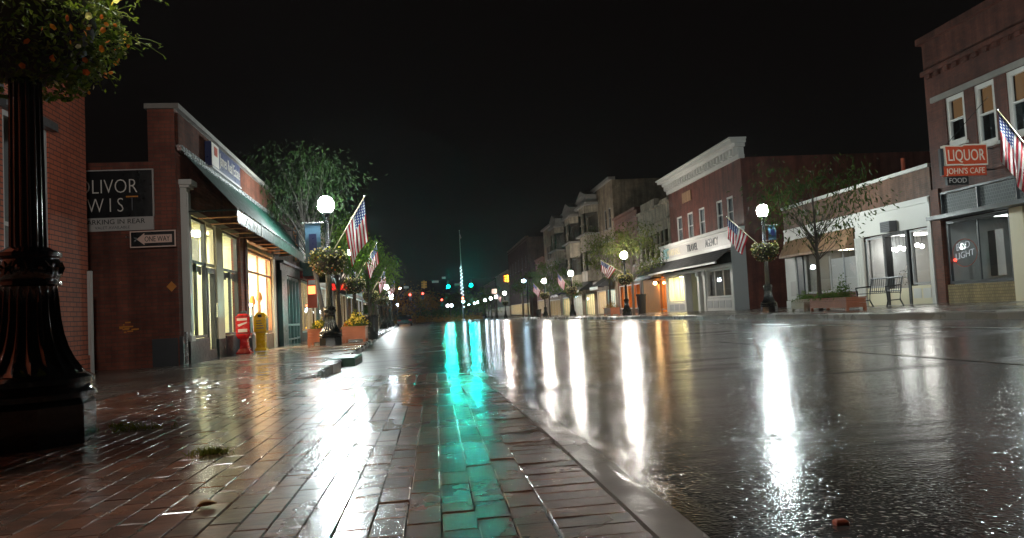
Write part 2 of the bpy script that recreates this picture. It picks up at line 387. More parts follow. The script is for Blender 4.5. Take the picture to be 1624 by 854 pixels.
def tag(o, label=None, cat=None, group=None, kind=None):
    for k, v in (('label', label), ('category', cat), ('group', group), ('kind', kind)):
        if v: o[k] = v
    return o
def thing(name, label, cat, loc=(0, 0, 0), group=None):
    o = bpy.data.objects.new(name, None); COL.objects.link(o); o.location = loc; o.empty_display_size = .3
    o['_o'] = tuple(loc); return tag(o, label, cat, group)
def copy_tree(o, parent=None):
    c = o.copy(); COL.objects.link(c)
    if parent is not None: c.parent = parent
    for ch in list(o.children): copy_tree(ch, c)
    return c
def dup(o, loc, rz, label, group=None):
    c = copy_tree(o); c.location = loc; c.rotation_euler = (0, 0, rz); c['label'] = label
    if group: c['group'] = group
    return c
FONTC = {}
def text(name, body, size, org, right, up, m, parent, depth=.006, width=None, center=False, spacing=1.0, thin=0):
    cu = bpy.data.curves.new(name, 'FONT'); cu.body = body; cu.size = size; cu.extrude = depth; cu.space_character = spacing
    cu.align_x = 'LEFT'; cu.resolution_u = 3; cu.offset = -thin
    o = bpy.data.objects.new('tmp', cu); COL.objects.link(o)
    bpy.context.view_layer.update()
    me = bpy.data.meshes.new_from_object(o.evaluated_get(bpy.context.evaluated_depsgraph_get()))
    bpy.data.objects.remove(o); bpy.data.curves.remove(cu)
    xs = [v.co.x for v in me.vertices]; x0, x1 = min(xs), max(xs)
    k = width/(x1-x0) if width else 1
    sh = (x0+x1)/2 if center else x0
    right = Vector(right).normalized(); up = Vector(up).normalized(); nr = right.cross(up)
    off = Vector(parent.get('_o', (0, 0, 0))); org = Vector(org)
    for v in me.vertices:
        c = v.co; v.co = org+right*((c.x-sh)*k)+up*c.y+nr*c.z-off
    me.materials.clear(); me.materials.append(m); me.name = name
    ob = bpy.data.objects.new(name, me); COL.objects.link(ob); ob.parent = parent; ob['_o'] = tuple(off)
    return ob

# ------------------------------------------------------------------ facade helpers
def face_holes(mb, u0, u1, z0, z1, holes, o=0, rev=.14, mi=0, rmi=None):
    """front face with openings and their reveals"""
    us = sorted({u0, u1, *[h[0] for h in holes], *[h[1] for h in holes]}); zs = sorted({z0, z1, *[h[2] for h in holes], *[h[3] for h in holes]})
    us = [u for u in us if u0 <= u <= u1]; zs = [z for z in zs if z0 <= z <= z1]
    for i in range(len(us)-1):
        for j in range(len(zs)-1):
            uc = (us[i]+us[i+1])/2; zc = (zs[j]+zs[j+1])/2
            if any(h[0] < uc < h[1] and h[2] < zc < h[3] for h in holes): continue
            mb.poly([(us[i], o, zs[j]), (us[i+1], o, zs[j]), (us[i+1], o, zs[j+1]), (us[i], o, zs[j+1])], mi)
    r = mi if rmi is None else rmi
    for a, b, c, d in holes:
        for p, q in (((a, c), (b, c)), ((b, c), (b, d)), ((b, d), (a, d)), ((a, d), (a, c))):
            mb.poly([(p[0], o, p[1]), (q[0], o, q[1]), (q[0], o-rev, q[1]), (p[0], o-rev, p[1])], r)
def shell(mb, u0, u1, z0, z1, depth, o=0, mi=0, sides=(1, 1), roofz=None):
    """sides, back and roof of a block behind a facade"""
    rz = roofz or z1
    for u, on in ((u0, sides[0]), (u1, sides[1])):
        if on: mb.poly([(u, o, z0), (u, o-depth, z0), (u, o-depth, z1), (u, o, z1)], mi)
    mb.poly([(u0, o-depth, z0), (u1, o-depth, z0), (u1, o-depth, z1), (u0, o-depth, z1)], mi)
    mb.poly([(u0, o, rz-.02), (u1, o, rz-.02), (u1, o-depth, rz-.02), (u0, o-depth, rz-.02)], mi)
def room(T, root, u0, u1, z0, z1, depth, wall, lampmat, o=-.16, goods=None, nl=1, lw=.25, floor=None, fix=None):
    b = MB(T)
    o1 = o-depth
    b.poly([(u0, o1, z0), (u1, o1, z0), (u1, o1, z1), (u0, o1, z1)], 1 if goods else 0)
    for u in (u0, u1): b.poly([(u, o, z0), (u, o1, z0), (u, o1, z1), (u, o, z1)])
    b.poly([(u0, o, z1), (u1, o, z1), (u1, o1, z1), (u0, o1, z1)]); b.poly([(u0, o, z0), (u1, o, z0), (u1, o1, z0), (u0, o1, z0)], 2)
    r = b.build('interior', [wall, goods or wall, floor or M['int_brown']], root)
    if lampmat:
        for k in range(nl):
            lm = MB(T); uc = u0+(u1-u0)*(k+.5)/nl
            w = min(lw, (u1-u0)*.3)
            lm.box(uc-w, uc+w, o-depth*.62, o-depth*.30, z1-.06, z1-.03); lm.build('ceiling_lamp', lampmat, r)
    return r
def window(T, root, u0, u1, z0, z1, frame, pane, o=-.1, fw=.07, mid=True, sill=True, name='window', vert=0, proud=.04):
    b = MB(T)
    b.box(u0, u0+fw, o-.04, o+proud, z0, z1); b.box(u1-fw, u1, o-.04, o+proud, z0, z1)
    b.box(u0+fw, u1-fw, o-.04, o+proud, z1-fw, z1); b.box(u0+fw, u1-fw, o-.04, o+proud, z0, z0+fw)
    if mid: b.box(u0+fw, u1-fw, o-.03, o+.02, (z0+z1)/2-.025, (z0+z1)/2+.025)
    for k in range(vert):
        uc = u0+(u1-u0)*(k+1)/(vert+1); b.box(uc-.022, uc+.022, o-.028, o+.018, z0+fw, z1-fw)
    w = b.build(name, frame, root)
    p = MB(T); p.poly([(u0+fw, o-.01, z0+fw), (u1-fw, o-.01, z0+fw), (u1-fw, o-.01, z1-fw), (u0+fw, o-.01, z1-fw)]); p.build('pane', pane, w)
    if sill:
        q = MB(T); q.box(u0-.06, u1+.06, o-.04, o+.15, z0-.09, z0-.003); q.build('sill', frame, w)
    return w

# ------------------------------------------------------------------ ground, road, pavements
def sheet(name, pts, dz, m, kind='structure'):
    b = MB(); b.poly([g3(x, y, dz) for x, y in pts]); o = b.build(name, m); tag(o, kind=kind); return o
sheet('ground', [(-900, -300), (900, -300), (900, 1500), (-900, 1500)], -.22, M['ground'])
sheet('road', [(-14, -40), (13, -40), (13, 420), (-40, 420)], -.12, M['asphalt'])
sheet('cross_street', [(-160, 112), (160, 112), (160, 128), (-160, 128)], -.116, M['asphalt'])
KERB_L = [(.60, -14), (.595, 1.7), (.58, 3.0), (.535, 5.0), (.475, 6.5), (.42, 7.3)]
def kin(y):
    q = KERB_L
    for (a, b), (c, d) in zip(q, q[1:]):
        if b <= y <= d: return a+(c-a)*(y-b)/(d-b)-.125
    return q[-1][0]-.125
KERB_L2 = [(-1.28, 8.30), (-1.38, 10.5), (-1.5, 14.3), (-1.86, 22), (-2.45, 36), (-4.1, 85), (-5.0, 110)]
def offset(pts, d):
    out = []
    for i, p in enumerate(pts):
        a = Vector(pts[max(i-1, 0)]); b = Vector(pts[min(i+1, len(pts)-1)]); t = (b-a).normalized()
        out.append((p[0]-t.y*d, p[1]+t.x*d))
    return out
def kerb(name, pts, w, top, m, bev=.02, jit=0):
    """kerb stones with slightly worn, uneven edges; joints every 1.2 m"""
    inn = offset(pts, w); be = offset(pts, bev); b = MB()
    for i in range(len(pts)-1):
        ln = math.dist(pts[i], pts[i+1]); near = min(pts[i][1], pts[i+1][1]) < 40
        n = max(1, int(ln/(1.2 if near else 8))); sub = 10 if near and ln < 12 else 3
        for k in range(n):
            f0 = k/n; f1 = (k+1)/n-.004/ln; j = rnd.uniform(-jit, jit); rows = []
            for q in range(sub+1):
                f = f0+(f1-f0)*q/sub; e = 0 if q in (0, sub) else 1
                lp = lambda z: (z[i][0]*(1-f)+z[i+1][0]*f, z[i][1]*(1-f)+z[i+1][1]*f)
                ch = abs(rnd.gauss(0, .004))+(.012 if rnd.random() < .06 else 0)
                o_, bb, ii = lp(pts), lp(be), lp(inn)
                sx = (ii[0]-o_[0])/w; sy = (ii[1]-o_[1])/w
                rows += [g3(*o_, -.2), g3(*o_, top-bev+j-ch), g3(bb[0]+sx*ch, bb[1]+sy*ch, top+j-ch*.3), g3(bb[0]+sx*(ch+.03), bb[1]+sy*(ch+.03), top+j+rnd.gauss(0, .0008)), g3(*ii, top+j), g3(*ii, -.05)]
            b.add(rows, [(q*6+p_, q*6+p_+1, q*6+p_+7, q*6+p_+6) for q in range(sub) for p_ in range(5)]+[(0, 1, 2, 3, 4, 5)[::-1], tuple(range(sub*6, sub*6+6))])
    o = b.build(name, m); tag(o, kind='structure'); return o
kerb('kerb', KERB_L, .122, .003, M['kerb'], .014, .0008)
kerb('kerb', [(.30, 7.52), (-.3, 7.80), (-.9, 8.05), (-1.28, 8.25)], .10, -.012, M['kerb'], .012)
kerb('kerb', KERB_L2, .17, .0, M['kerb'], .025, .008)
inn1 = offset(KERB_L, .12); inn2 = offset(KERB_L2, .168)
sheet('sidewalk', [(-60, -14)]+inn1+[(.15, 7.5), (-.95, 7.95)]+[(-1.42, 8.3)]+inn2[1:]+[(-60, 110)], -.014, M['walk'])
sheet('sidewalk', [(-60, 128), (-5.6, 128), (-9, 300), (-60, 300)], 0, M['walk'])
# brick pavers, each a bevelled block
def block(vs, fs, x0, y0, w, d, gp):
    xc, yc = x0+w/2, y0+d/2
    tz = rnd.gauss(0, .0006); tx = rnd.gauss(0, .005); ty = rnd.gauss(0, .0035); bv = rnd.uniform(.001, .003); dd = rnd.uniform(.0012, .0035)
    k = len(vs); q = gp/2
    for (ins, dz) in ((q, -.014), (q, -dd), (q+bv, 0)):
        for sx, sy in ((0, 0), (1, 0), (1, 1), (0, 1)):
            x = x0+ins if sx == 0 else x0+w-ins
            y = y0+ins if sy == 0 else y0+d-ins
            vs.append((x+rnd.uniform(-.0008, .0008), y+rnd.uniform(-.0006, .0006), G(x, y)+dz+tz+(x-xc)*tx+(y-yc)*ty))
    fs.append((k+8, k+9, k+10, k+11))
    for a in (0, 4):
        for i in range(4): j = (i+1) % 4; fs.append((k+a+i, k+a+j, k+a+4+j, k+a+4+i))
def pavers():
    b = MB(); Lb, Wb, gp = .180, .0898, .0042
    xa, xb = -2.86, .262
    ncol = int((xb-xa)/Wb)
    vs = []; fs = []
    for c in range(ncol+1):
        x0 = xb-(c+1)*Wb
        for r in range(-2, 66):
            y0 = .5+r*Lb+(Lb/2 if c % 2 else 0)+rnd.uniform(-.002, .002)
            xc, yc = x0+Wb/2, y0+Lb/2
            if yc < .6 or yc > 11.6: continue
            lim = min(.26, kin(yc)-.205)
            if xc > lim: continue
            if yc > 7.25 and xc > -1.46 and yc > 7.42+(-xc+.3)*.38: continue
            block(vs, fs, x0, y0, Wb, Lb, gp)
    y = .5                                   # soldier course along the kerb
    while y < 7.0:
        x1 = kin(y+.045)-.003; block(vs, fs, x1-.196, y+rnd.uniform(-.0015, .0015), .196, .0915, gp); y += .0918
    b.add(vs, fs); o = b.build('brick_pavement', M['paver']); tag(o, kind='structure')
    sheet('pavement', [(-2.87, .4), (.475, .4), (.47, 1.7), (.455, 3), (.41, 5), (.35, 6.5), (.295, 7.3), (-.95, 7.93), (-1.46, 8.3), (-1.56, 11.7), (-2.87, 11.7)], -.0095, M['mortar'])
pavers()
# right pavement
KX = 10.2
KERB_R = [(KX, 108), (KX, 60), (KX, 30), (KX, -10)]
kerb('kerb', KERB_R, .17, .02, M['kerb'], .02, .001)
sheet('sidewalk', [(KX+.165, -10), (60, -10), (60, 108), (KX+.165, 108)], .018, M['walk'])
sheet('sidewalk', [(KX-.5, 129), (60, 129), (60, 320), (KX-.5, 320)], .018, M['walk'])
M['line'] = make_concrete('worn_white_paint', (.30, .29, .27), .3)
M['patch'] = make_concrete('dark_gutter_film', (.012, .012, .012), .05)
M['seam'] = make_concrete('seam_filler', (.10, .10, .095), .12)
sheet('road_marking', [(8.02, -8), (8.14, -8), (8.14, 60), (8.02, 60)], -.115, M['line'])
sheet('road', [(4.55, 1.5), (4.64, 1.5), (4.50, 12), (4.42, 12)], -.115, M['seam'])
def gutter():
    b = MB(); pts = []
    ys = [0.2+.12*i for i in range(60)]
    outer = []
    for y in ys:
        kx = kin(y)+.135
        outer.append((kx+.07+.16*max(0, min(1, (5.5-y)/4))+.10*mnoise.noise(Vector((y*1.3, 2, 0)))+.05*mnoise.noise(Vector((y*6, 5, 0)))+.02, y))
    inner = [(kin(y)+.135, y) for y in ys]
    for i in range(len(ys)-1):
        b.poly([g3(*inner[i], -.1155), g3(*outer[i], -.1155), g3(*outer[i+1], -.1155), g3(*inner[i+1], -.1155)])
    o = b.build('road', M['patch']); tag(o, kind='structure')
gutter()
# broken kerb stones and drain at the start of the parking bay
b = MB()
for x, y, w, d, h, a in ((-1.40, 8.8, .2, .5, .004, .1), (-1.45, 10.6, .22, .7, .006, -.1)):
    c, s_ = math.cos(a), math.sin(a)
    vs = []
    for z, k in ((-.2, 1), (h, .92)):
        for sx, sy in ((-1, -1), (1, -1), (1, 1), (-1, 1)):
            px, py = sx*w/2*k+rnd.uniform(-.02, .02), sy*d/2*k+rnd.uniform(-.02, .02)
            vs.append(g3(x+px*c-py*s_, y+px*s_+py*c, z))
    b.add(vs, [(0, 3, 2, 1), (4, 5, 6, 7), (0, 1, 5, 4), (1, 2, 6, 5), (2, 3, 7, 6), (3, 0, 4, 7)])
tag(b.build('kerb', M['kerb']), kind='structure')
t = thing('storm_drain', 'green weathered iron storm drain casting set in the left kerb', 'drain', g3(-1.42, 12.6))
b = MB(); b.bbox(-1.62, -1.24, 12.1, 13.3, G(-1.4, 12.6)-.12, G(-1.4, 12.6)+.012, .02); b.build('casting', M['verdigris'], t)
b = MB()
for k in range(6): b.box(-1.245, -1.236, 12.2+k*.18, 12.3+k*.18, G(-1.4, 12.6)-.09, G(-1.4, 12.6)-.03)
b.build('grate_slots', M['charcoal'], t)

# ------------------------------------------------------------------ street lamps
def lamp_proto():
    t = thing('street_lamp', '', 'street lamp', (0, 0, 0), 'globe street lamps')
    b = MB(); b.lathe([(.30, 0), (.30, .20), (.285, .225)], n=8, rot=PI/8); b.build('plinth', M['black'], t)
    b = MB(); b.lathe([(.27, .225), (.305, .235), (.305, .262), (.285, .275), (.275, .30), (.297, .31), (.297, .335), (.27, .352), (.255, .36)], n=48); b.build('foot_moulding', M['black'], t, True)
    b = MB(); b.lathe([(.25, .36, 0), (.235, .385, .06), (.205, .43, .10), (.178, .49, .13), (.158, .56, .14), (.145, .64, .14), (.138, .72, .13), (.133, .79, .10), (.133, .81, 0)], n=160, flute=20); b.build('fluted_base', M['black'], t, True)
    b = MB(); b.lathe([(.133, .81), (.152, .818), (.152, .835), (.138, .845), (.147, .86), (.152, .90), (.149, .94), (.140, .955), (.155, .965), (.155, .985), (.12, 1.0), (.10, 1.015)], n=48)
    for k in range(10):
        a = 2*PI*k/10; c = Vector((.15*math.cos(a), .15*math.sin(a), .905)); nn = Vector((math.cos(a), math.sin(a), 0)); rr = Vector((-math.sin(a), math.cos(a), 0)); uu = Vector((0, 0, 1))
        ring = [c+nn*.022]
        for q in range(12):
            th = 2*PI*q/12; r_ = .042 if q % 2 == 0 else .019
            ring.append(c+rr*math.cos(th)*r_+uu*math.sin(th)*r_+nn*(.002 if q % 2 == 0 else -.004))
        b.add(ring, [(0, 1+q, 1+(q+1) % 12) for q in range(12)])
        c2 = Vector((.148*math.cos(a+PI/10), .148*math.sin(a+PI/10), .905)); b.sphere(c2, .018, 8)
    b.build('star_collar', M['black'], t, True)
    b = MB(); b.lathe([(.086, 1.0, .13), (.080, 1.6, .13), (.070, 2.4, .13), (.058, 3.16, .12), (.058, 3.2, 0)], n=128, flute=16); b.build('shaft', M['black'], t, True)
    b = MB(); b.lathe([(.07, 3.2), (.09, 3.21), (.09, 3.24), (.06, 3.27), (.065, 3.33), (.10, 3.40), (.125, 3.44), (.125, 3.475), (.10, 3.48)], n=32); b.build('globe_fitter', M['black'], t, True)
    b = MB(); b.lathe([(.10, 3.475), (.15, 3.51), (.195, 3.58), (.21, 3.66), (.205, 3.74), (.18, 3.81), (.14, 3.865), (.08, 3.90), (.002, 3.91)], n=24); b.build('globe', M['globe'], t, True)
    b = MB()
    for s_ in (-1, 1):
        b.tube([(0, 0, 2.02), (s_*.2, 0, 1.98), (s_*.34, 0, 2.05)], .014, 6); b.tube([(0, 0, 2.62), (s_*.1, 0, 2.50), (s_*.3, 0, 2.30)], .008, 5)
    b.build('basket_bracket', M['black'], t, True)
    return t
LAMP = lamp_proto()
GL = 'globe street lamps'
lamps = [  # x, y, label
    ('near', -2.09, 4.28, 'glossy black fluted lamp post in the near left foreground with a star collar'),
    ('L2', -2.73, 20.8, 'lit globe lamp beside the orange planter on the left pavement'),
    ('L3', -3.45, 34.5, 'lit globe lamp on the left partly behind the large hanging flag'),
    ('L4', -4.0, 50, 'left globe lamp beyond the rubbish bin, just under the second flag'),
    ('L5', -4.1, 63, 'left globe lamp behind the third flag further up the street'),
    ('L6', -4.6, 84, 'small distant lit globe lamp low among the left trees'),
    ('R0', 12.42, 14.3, 'globe lamp with a flag and basket at the right edge beside the liquor sign'),
    ('R1', 12.0, 27.2, 'bright globe lamp standing by the alley right of the travel agency'),
    ('R2', 11.7, 47.0, 'bright globe lamp in front of the orange lit doorway beyond the travel agency'),
    ('R3', 11.7, 66.0, 'right globe lamp before the bay windowed building with a drooping flag'),
    ('R4', 11.3, 79.7, 'right globe lamp beside the orange brick front, with a low flag'),
    ('R5', 10.4, 115.6, 'far right globe lamp below the amber traffic signal'),
]
LP = {}
for i, (k, x, y, lab) in enumerate(lamps):
    o = LAMP if i == 0 else copy_tree(LAMP)
    o.location = g3(x, y, .02 if k[0] == 'R' else 0); o['label'] = lab
    o.rotation_euler = (0, 0, rnd.uniform(-.1, .1) if i else .15); LP[k] = o
for k in ('R2', 'R3', 'R4', 'R5'):
    for ch in LP[k].children:
        if ch.name.startswith('globe') and 'fitter' not in ch.name:
            ch.data = ch.data.copy(); ch.data.materials.clear(); ch.data.materials.append(M['globe_warm'])
for ch in LP['near'].children:
    if ch.name.startswith('globe') and 'fitter' not in ch.name:
        ch.data = ch.data.copy(); ch.data.materials.clear(); ch.data.materials.append(M['globe_near'])
# far lamps share one description: a row of pinpricks
FARG = LP['L6'].children[[c.name.startswith('globe.') for c in LP['L6'].children].index(True)].data.copy(); FARG.materials.clear(); FARG.materials.append(emit('far_globe_glow', (.8, .9, 1), 45))
far_lamps = [(10.6, 135), (10.5, 146), (10.2, 158), (9.6, 176), (9.6, 190), (9.0, 205), (8.6, 235), (-4.3, 72), (-5.2, 96), (-5.9, 108), (-7.0, 150)]
for x, y in far_lamps:
    o = copy_tree(LAMP); o.location = g3(x, y); o['group'] = 'tiny distant lamps'; o['label'] = 'tiny distant globe lamp in the far row beyond the traffic signals'
    for ch in o.children:
        if ch.name.startswith('globe') and 'fitter' not in ch.name: ch.data = FARG
    if x < 0: o['label'] = 'tiny distant globe lamp far up the left side of the street'; o['group'] = 'tiny distant left lamps'
# tall modern lamp on the right
t = thing('modern_street_lamp', 'slim black arm lamp with a flat head before the dark brick block', 'street lamp', g3(11.0, 92, .02))
b = MB(); b.tube([g3(11, 92), g3(11, 92, 4.6)], [.10, .07], 10); b.build('pole', M['black'], t)
b = MB(); b.box(10.3, 11.7, 91.9, 92.1, G(11, 92)+4.6, G(11, 92)+4.74); b.box(10.3, 10.95, 91.75, 92.25, G(11, 92)+4.52, G(11, 92)+4.64); b.build('head', M['black'], t)
b = MB(); b.sphere((10.6, 92, G(11, 92)+4.36), .2, 14); b.build('bulb', M['globe_dim'], t, True)

# ------------------------------------------------------------------ flower baskets
def basket_proto(seed, near=False):
    rn = random.Random(seed)
    t = thing('flower_basket', '', 'flower basket', (0, 0, 0), 'flower baskets on the street lamps')
    b = MB(); b.lathe([(.12, 1.90), (.24, 1.98), (.31, 2.12), (.34, 2.22), (.33, 2.34), (.24, 2.46), (.09, 2.50)], n=24); b.build('basket', M['soil'], t, True)
    fo = MB(); nl = 5200 if near else 1500
    for i in range(nl):
        a = rn.uniform(0, 2*PI); z = rn.uniform(-1, 1)
        rr = (.27+.17*math.sqrt(max(0, 1-z*z)))*rn.uniform(.82, 1.06)
        rr *= 1+.16*mnoise.noise(Vector((math.cos(a)*2, math.sin(a)*2, z*2+seed)))
        zz = 2.20+z*.36*(1.0 if z < 0 else .8)
        if z < -.2: rr *= 1-.35*(-z-.2)
        p = Vector((rr*math.cos(a), rr*math.sin(a), zz))
        if near: fo.leaf(p, rn.uniform(.018, .052), 0 if rn.random() < .8 else 1, rn.uniform(.3, .7), rn=rn)
        else: fo.leaf(p, rn.uniform(.05, .085), 0 if rn.random() < .6 else 1, rn.uniform(.4, .8), rn=rn)
    for i in range(60 if near else 26):          # trailing stems
        a = rn.uniform(0, 2*PI); p = Vector((.40*math.cos(a), .40*math.sin(a), 2.28+rn.uniform(-.2, .18)))
        d = Vector((math.cos(a), math.sin(a), rn.uniform(-.2, .7))); pts = [p]
        for q in range(5): p = p+d*.035; d = d+Vector((rn.gauss(0, .25), rn.gauss(0, .25), -.22)); pts.append(p.copy())
        fo.tube(pts, .0028, 4, 0)
        for q in pts[1:]:
            for _ in range(2): fo.leaf(q+Vector((rn.gauss(0, .012), rn.gauss(0, .012), rn.gauss(0, .012))), .035, 0, .4, rn=rn)
    fo.build('foliage', [M['basketleaf_near'] if near else M['basketleaf'], M['basketleaf'] if near else M['purpleleaf']], t)
    fl = MB()
    for i in range(170 if near else 170):
        a = rn.uniform(0, 2*PI); z = rn.uniform(-1, 1); rr = (.30+.19*math.sqrt(max(0, 1-z*z)))
        if z < -.2: rr *= 1-.33*(-z-.2)
        p = (rr*math.cos(a), rr*math.sin(a), 2.20+z*.36)
        k = (0 if rn.random() < .8 else 2) if z < -.05 else (1 if rn.random() < .8 else 2)
        if not near: k = 2 if rn.random() < .7 else (1 if z > -.3 else 0)
        fl.flower(p, rn.uniform(.010, .021) if near else rn.uniform(.016, .03), k, rn)
    fl.build('blossoms', [M['petal_o'], M['petal_y'], M['petal_p']], t)
    return t
BN = basket_proto(3, True); BN.location = LP['near'].location; BN['label'] = 'big basket of orange and yellow flowers overhead on the foreground lamp post'
BF = basket_proto(11)
for i, (k, lab) in enumerate((('L2', 'round basket of purple leaves and pale blossoms on the lamp by the orange planter'), ('L3', 'dark flower basket on the left lamp in front of the green awning'),
        ('L4', 'flower basket above the black rubbish bin on the left'), ('L5', 'small flower basket on the left lamp behind the third flag'),
        ('R0', 'flower basket half cut off at the right edge below the big flag'), ('R1', 'wide flower basket on the bright lamp by the alley on the right'),
        ('R2', 'flower basket on the lamp before the orange lit doorway'), ('R3', 'flower basket on the lamp before the bay windowed building'),
        ('R4', 'flower basket on the lamp by the orange brick front'), ('R5', 'flower basket on the lamp below the amber signal'))):
    o = BF if i == 0 else copy_tree(BF); o.location = LP[k].location; o['label'] = lab; o.rotation_euler = (0, 0, i*.9)
    if k == 'R0': o.location = LP[k].location+Vector((0, 0, .35))

# ------------------------------------------------------------------ flags
def flag(lab, lp, dx, dy, base=(.3, 2.45), length=1.55, lean=.62, seed=0, hoist=.95, fly=1.25, rise=1.0, group='national flags on the street lamps'):
    rn = random.Random(seed); loc = lp.location
    t = thing('flag', lab, 'flag', loc, group)
    d0 = Vector((dx, dy, 0)).normalized(); p0 = Vector(loc)+d0*base[0]*.4+Vector((0, 0, base[1]))
    d = (d0*lean+Vector((0, 0, rise))).normalized(); tip = p0+d*length
    b = MB(); b.tube([p0, tip], .013, 8, 0); b.sphere(tip, .028, 10, 1); b.build('staff', [M['wood'], M['steel']], t, True)
    cl = MB(); NU, NV = 15, 22; cl.uv = []
    side = d0.cross(Vector((0, 0, 1)))
    for i in range(NU):
        s_ = i/(NU-1); h = tip-d*(.04+s_*hoist)
        for j in range(NV):
            v = j/(NV-1)
            p = h+Vector((0, 0, -1))*fly*v*(.96-.1*s_)+d0*(v*(s_-.35)*-.10*hoist)
            # the cloth gathers toward the vertical below the tip
            p += (d0*(lean*.55)*hoist*s_*v*.75)*(.75)
            w = math.sin(s_*9+v*3+seed)*.05*v+math.sin(s_*17-v*5+seed*2)*.025*v
            p += side*w+d0*(math.sin(s_*6+seed)*.03*v)
            cl.v.append(tuple(p)); cl.uv.append((s_, v))
    for i in range(NU-1):
        for j in range(NV-1):
            cl.f.append((i*NV+j, (i+1)*NV+j, (i+1)*NV+j+1, i*NV+j+1)); cl.m.append(0)
    cl.build('cloth', M['flag'], t, True)
    return t
flag('large national flag hanging beside the lit globe lamp by the orange planter', LP['L2'], 1, 0, (.3, 2.42), 1.72, .62, 1, 1.0, 1.15)
flag('second national flag on the left, furled on its staff beyond the large one', LP['L3'], 1, .1, (.3, 2.5), 1.8, .62, 2, .95, .9)
flag('third national flag on the left, in front of the clustered globes', LP['L4'], 1, .1, (.3, 2.5), 1.7, .62, 5, .95, .9)
flag('fourth national flag on the left, smallest by the far trees', LP['L5'], 1, .1, (.3, 2.5), 1.7, .6, 7, .95, .9)
flag('national flag at the right edge hanging above the liquor storefront', LP['R0'], -1, .25, (.3, 2.62), 1.62, .62, 3, .92, 1.05)
flag('national flag slanting from the bright lamp right of the travel agency', LP['R1'], -1, -.1, (.3, 2.35), 1.75, 1.15, 4, 1.05, .8)
flag('national flag streaming from the lamp before the orange lit doorway', LP['R2'], -1, 0, (.3, 2.6), 1.6, 1.6, 9, 1.05, .7)
flag('national flag drooping from the lamp before the bay windowed building', LP['R3'], -1, 0, (.3, 2.4), 1.7, .75, 6, 1.0, .85)
flag('national flag hanging low from the lamp by the orange brick front', LP['R4'], -1, 0, (.3, 2.4), 1.5, .9, 8, 1.0, .85)
flag('pale national flag on the far lamp below the amber signal', LP['R5'], -1, 0, (.3, 2.6), 1.6, .8, 10, 1.0, .85)

# ------------------------------------------------------------------ banners on lamps
def banner(lab, lp, dx, z0, z1, w, pale=False):
    x, y, z = lp.location; t = thing('banner', lab, 'banner', (x, y, z), 'cloth banners on the lamps')
    a, c = (x+dx*.16, x+dx*(.16+w))
    b = MB(); b.tube([(x, y, z+z1), (c+dx*.05, y, z+z1)], .014, 6); b.tube([(x, y, z+z0), (c+dx*.05, y, z+z0)], .011, 6); b.sphere((c+dx*.05, y, z+z1), .03, 8); b.build('bracket', M['steel'], t, True)
    b = MB(); n = 8
    for k in range(n):
        q0, q1 = z0+(z1-z0)*k/n, z0+(z1-z0)*(k+1)/n
        b.add([(a, y+.02*math.sin(k), z+q0), (c, y+.02*math.sin(k+1), z+q0), (c, y+.02*math.sin(k+2), z+q1), (a, y+.02*math.sin(k+1), z+q1)], [(0, 1, 2, 3)])
    b.build('cloth', M['banner'], t, True)
    b = MB(); b.box(min(a, c)+w*.25, max(a, c)-w*.25, y-.04, y-.03, z+z0+.25*(z1-z0), z+z0+.72*(z1-z0)); b.build('emblem_panel', M['signblue'], t)
banner('blue cloth banner on the lamp by the orange planter, beside the vertical sign', LP['L2'], -1, 2.20, 3.22, .40)
banner('small blue banner on the bright lamp right of the travel agency', LP['R1'], 1, 2.6, 3.15, .30)

# ------------------------------------------------------------------ trees and plants
def tree(lab, x, y, h, cr, cz, nclump, per, leafs, seed, m, bark, r0=.09, name='street_tree', sq=.7, dz=0, group=None, lean=(0, 0), asp=.4, spread=.32):
    rn = random.Random(seed); base = g3(x, y, dz); t = thing(name, lab, 'tree', base, group)
    b = MB(); pts = []; n = 7; fork = h*.42
    for i in range(n):
        f = i/(n-1); pts.append(base+Vector((lean[0]*f*h+rn.gauss(0, .02)*f*h*.3, lean[1]*f*h+rn.gauss(0, .02)*f*h*.3, f*h*.86-.02)))
    b.tube(pts, [r0*(1-.8*i/(n-1)) for i in range(n)], 9)
    cen = base+Vector((lean[0]*cz, lean[1]*cz, cz)); tips = []
    for i in range(nclump):
        while True:
            q = Vector((rn.uniform(-1, 1), rn.uniform(-1, 1), rn.uniform(-1, 1)))
            if .25 < q.length < 1: break
        p = cen+Vector((q.x*cr, q.y*cr, q.z*cr*sq)); tips.append(p)
        f = min(.95, max(.38, (p.z-base.z)/h*.75+rn.uniform(-.1, .05))); k = f*(n-1); i0 = int(k)
        s_ = pts[i0].lerp(pts[min(n-1, i0+1)], k-i0); mid = s_.lerp(p, .5)+Vector((rn.gauss(0, .12), rn.gauss(0, .12), rn.uniform(0, .25)*cr*.4))
        br = r0*(1-.75*f)*.32
        b.tube([s_, mid, p], [br, br*.6, br*.2], 5)
    b.build('trunk', bark, t, True)
    lf = MB()
    for p in tips:
        cs = cr*spread*rn.uniform(.6, 1.3)
        for i in range(int(per*rn.uniform(.6, 1.3))):
            o = Vector((rn.gauss(0, 1), rn.gauss(0, 1), rn.gauss(0, .7)))*cs*.55
            d = Vector((o.x, o.y, rn.gauss(-.5, .5))).normalized() if o.length > 0 else None
            lf.leaf(p+o, leafs*rn.uniform(.6, 1.3), 0, asp, d, rn)
    lf.build('crown', m, t)
    return t
tree('large dark leafy tree behind the globe lamp by the orange planter', -3.05, 23.1, 6.4, 1.85, 4.6, 46, 105, .13, 21, M['leaf_dark'], M['bark3'], .085, sq=.64, lean=(-.15, 0), spread=.27)
tree('leafy tree on the left beyond the large hanging flag', -3.9, 32.5, 5.4, 1.6, 3.9, 42, 62, .16, 22, M['leaf'], M['bark'], .10, sq=.9)
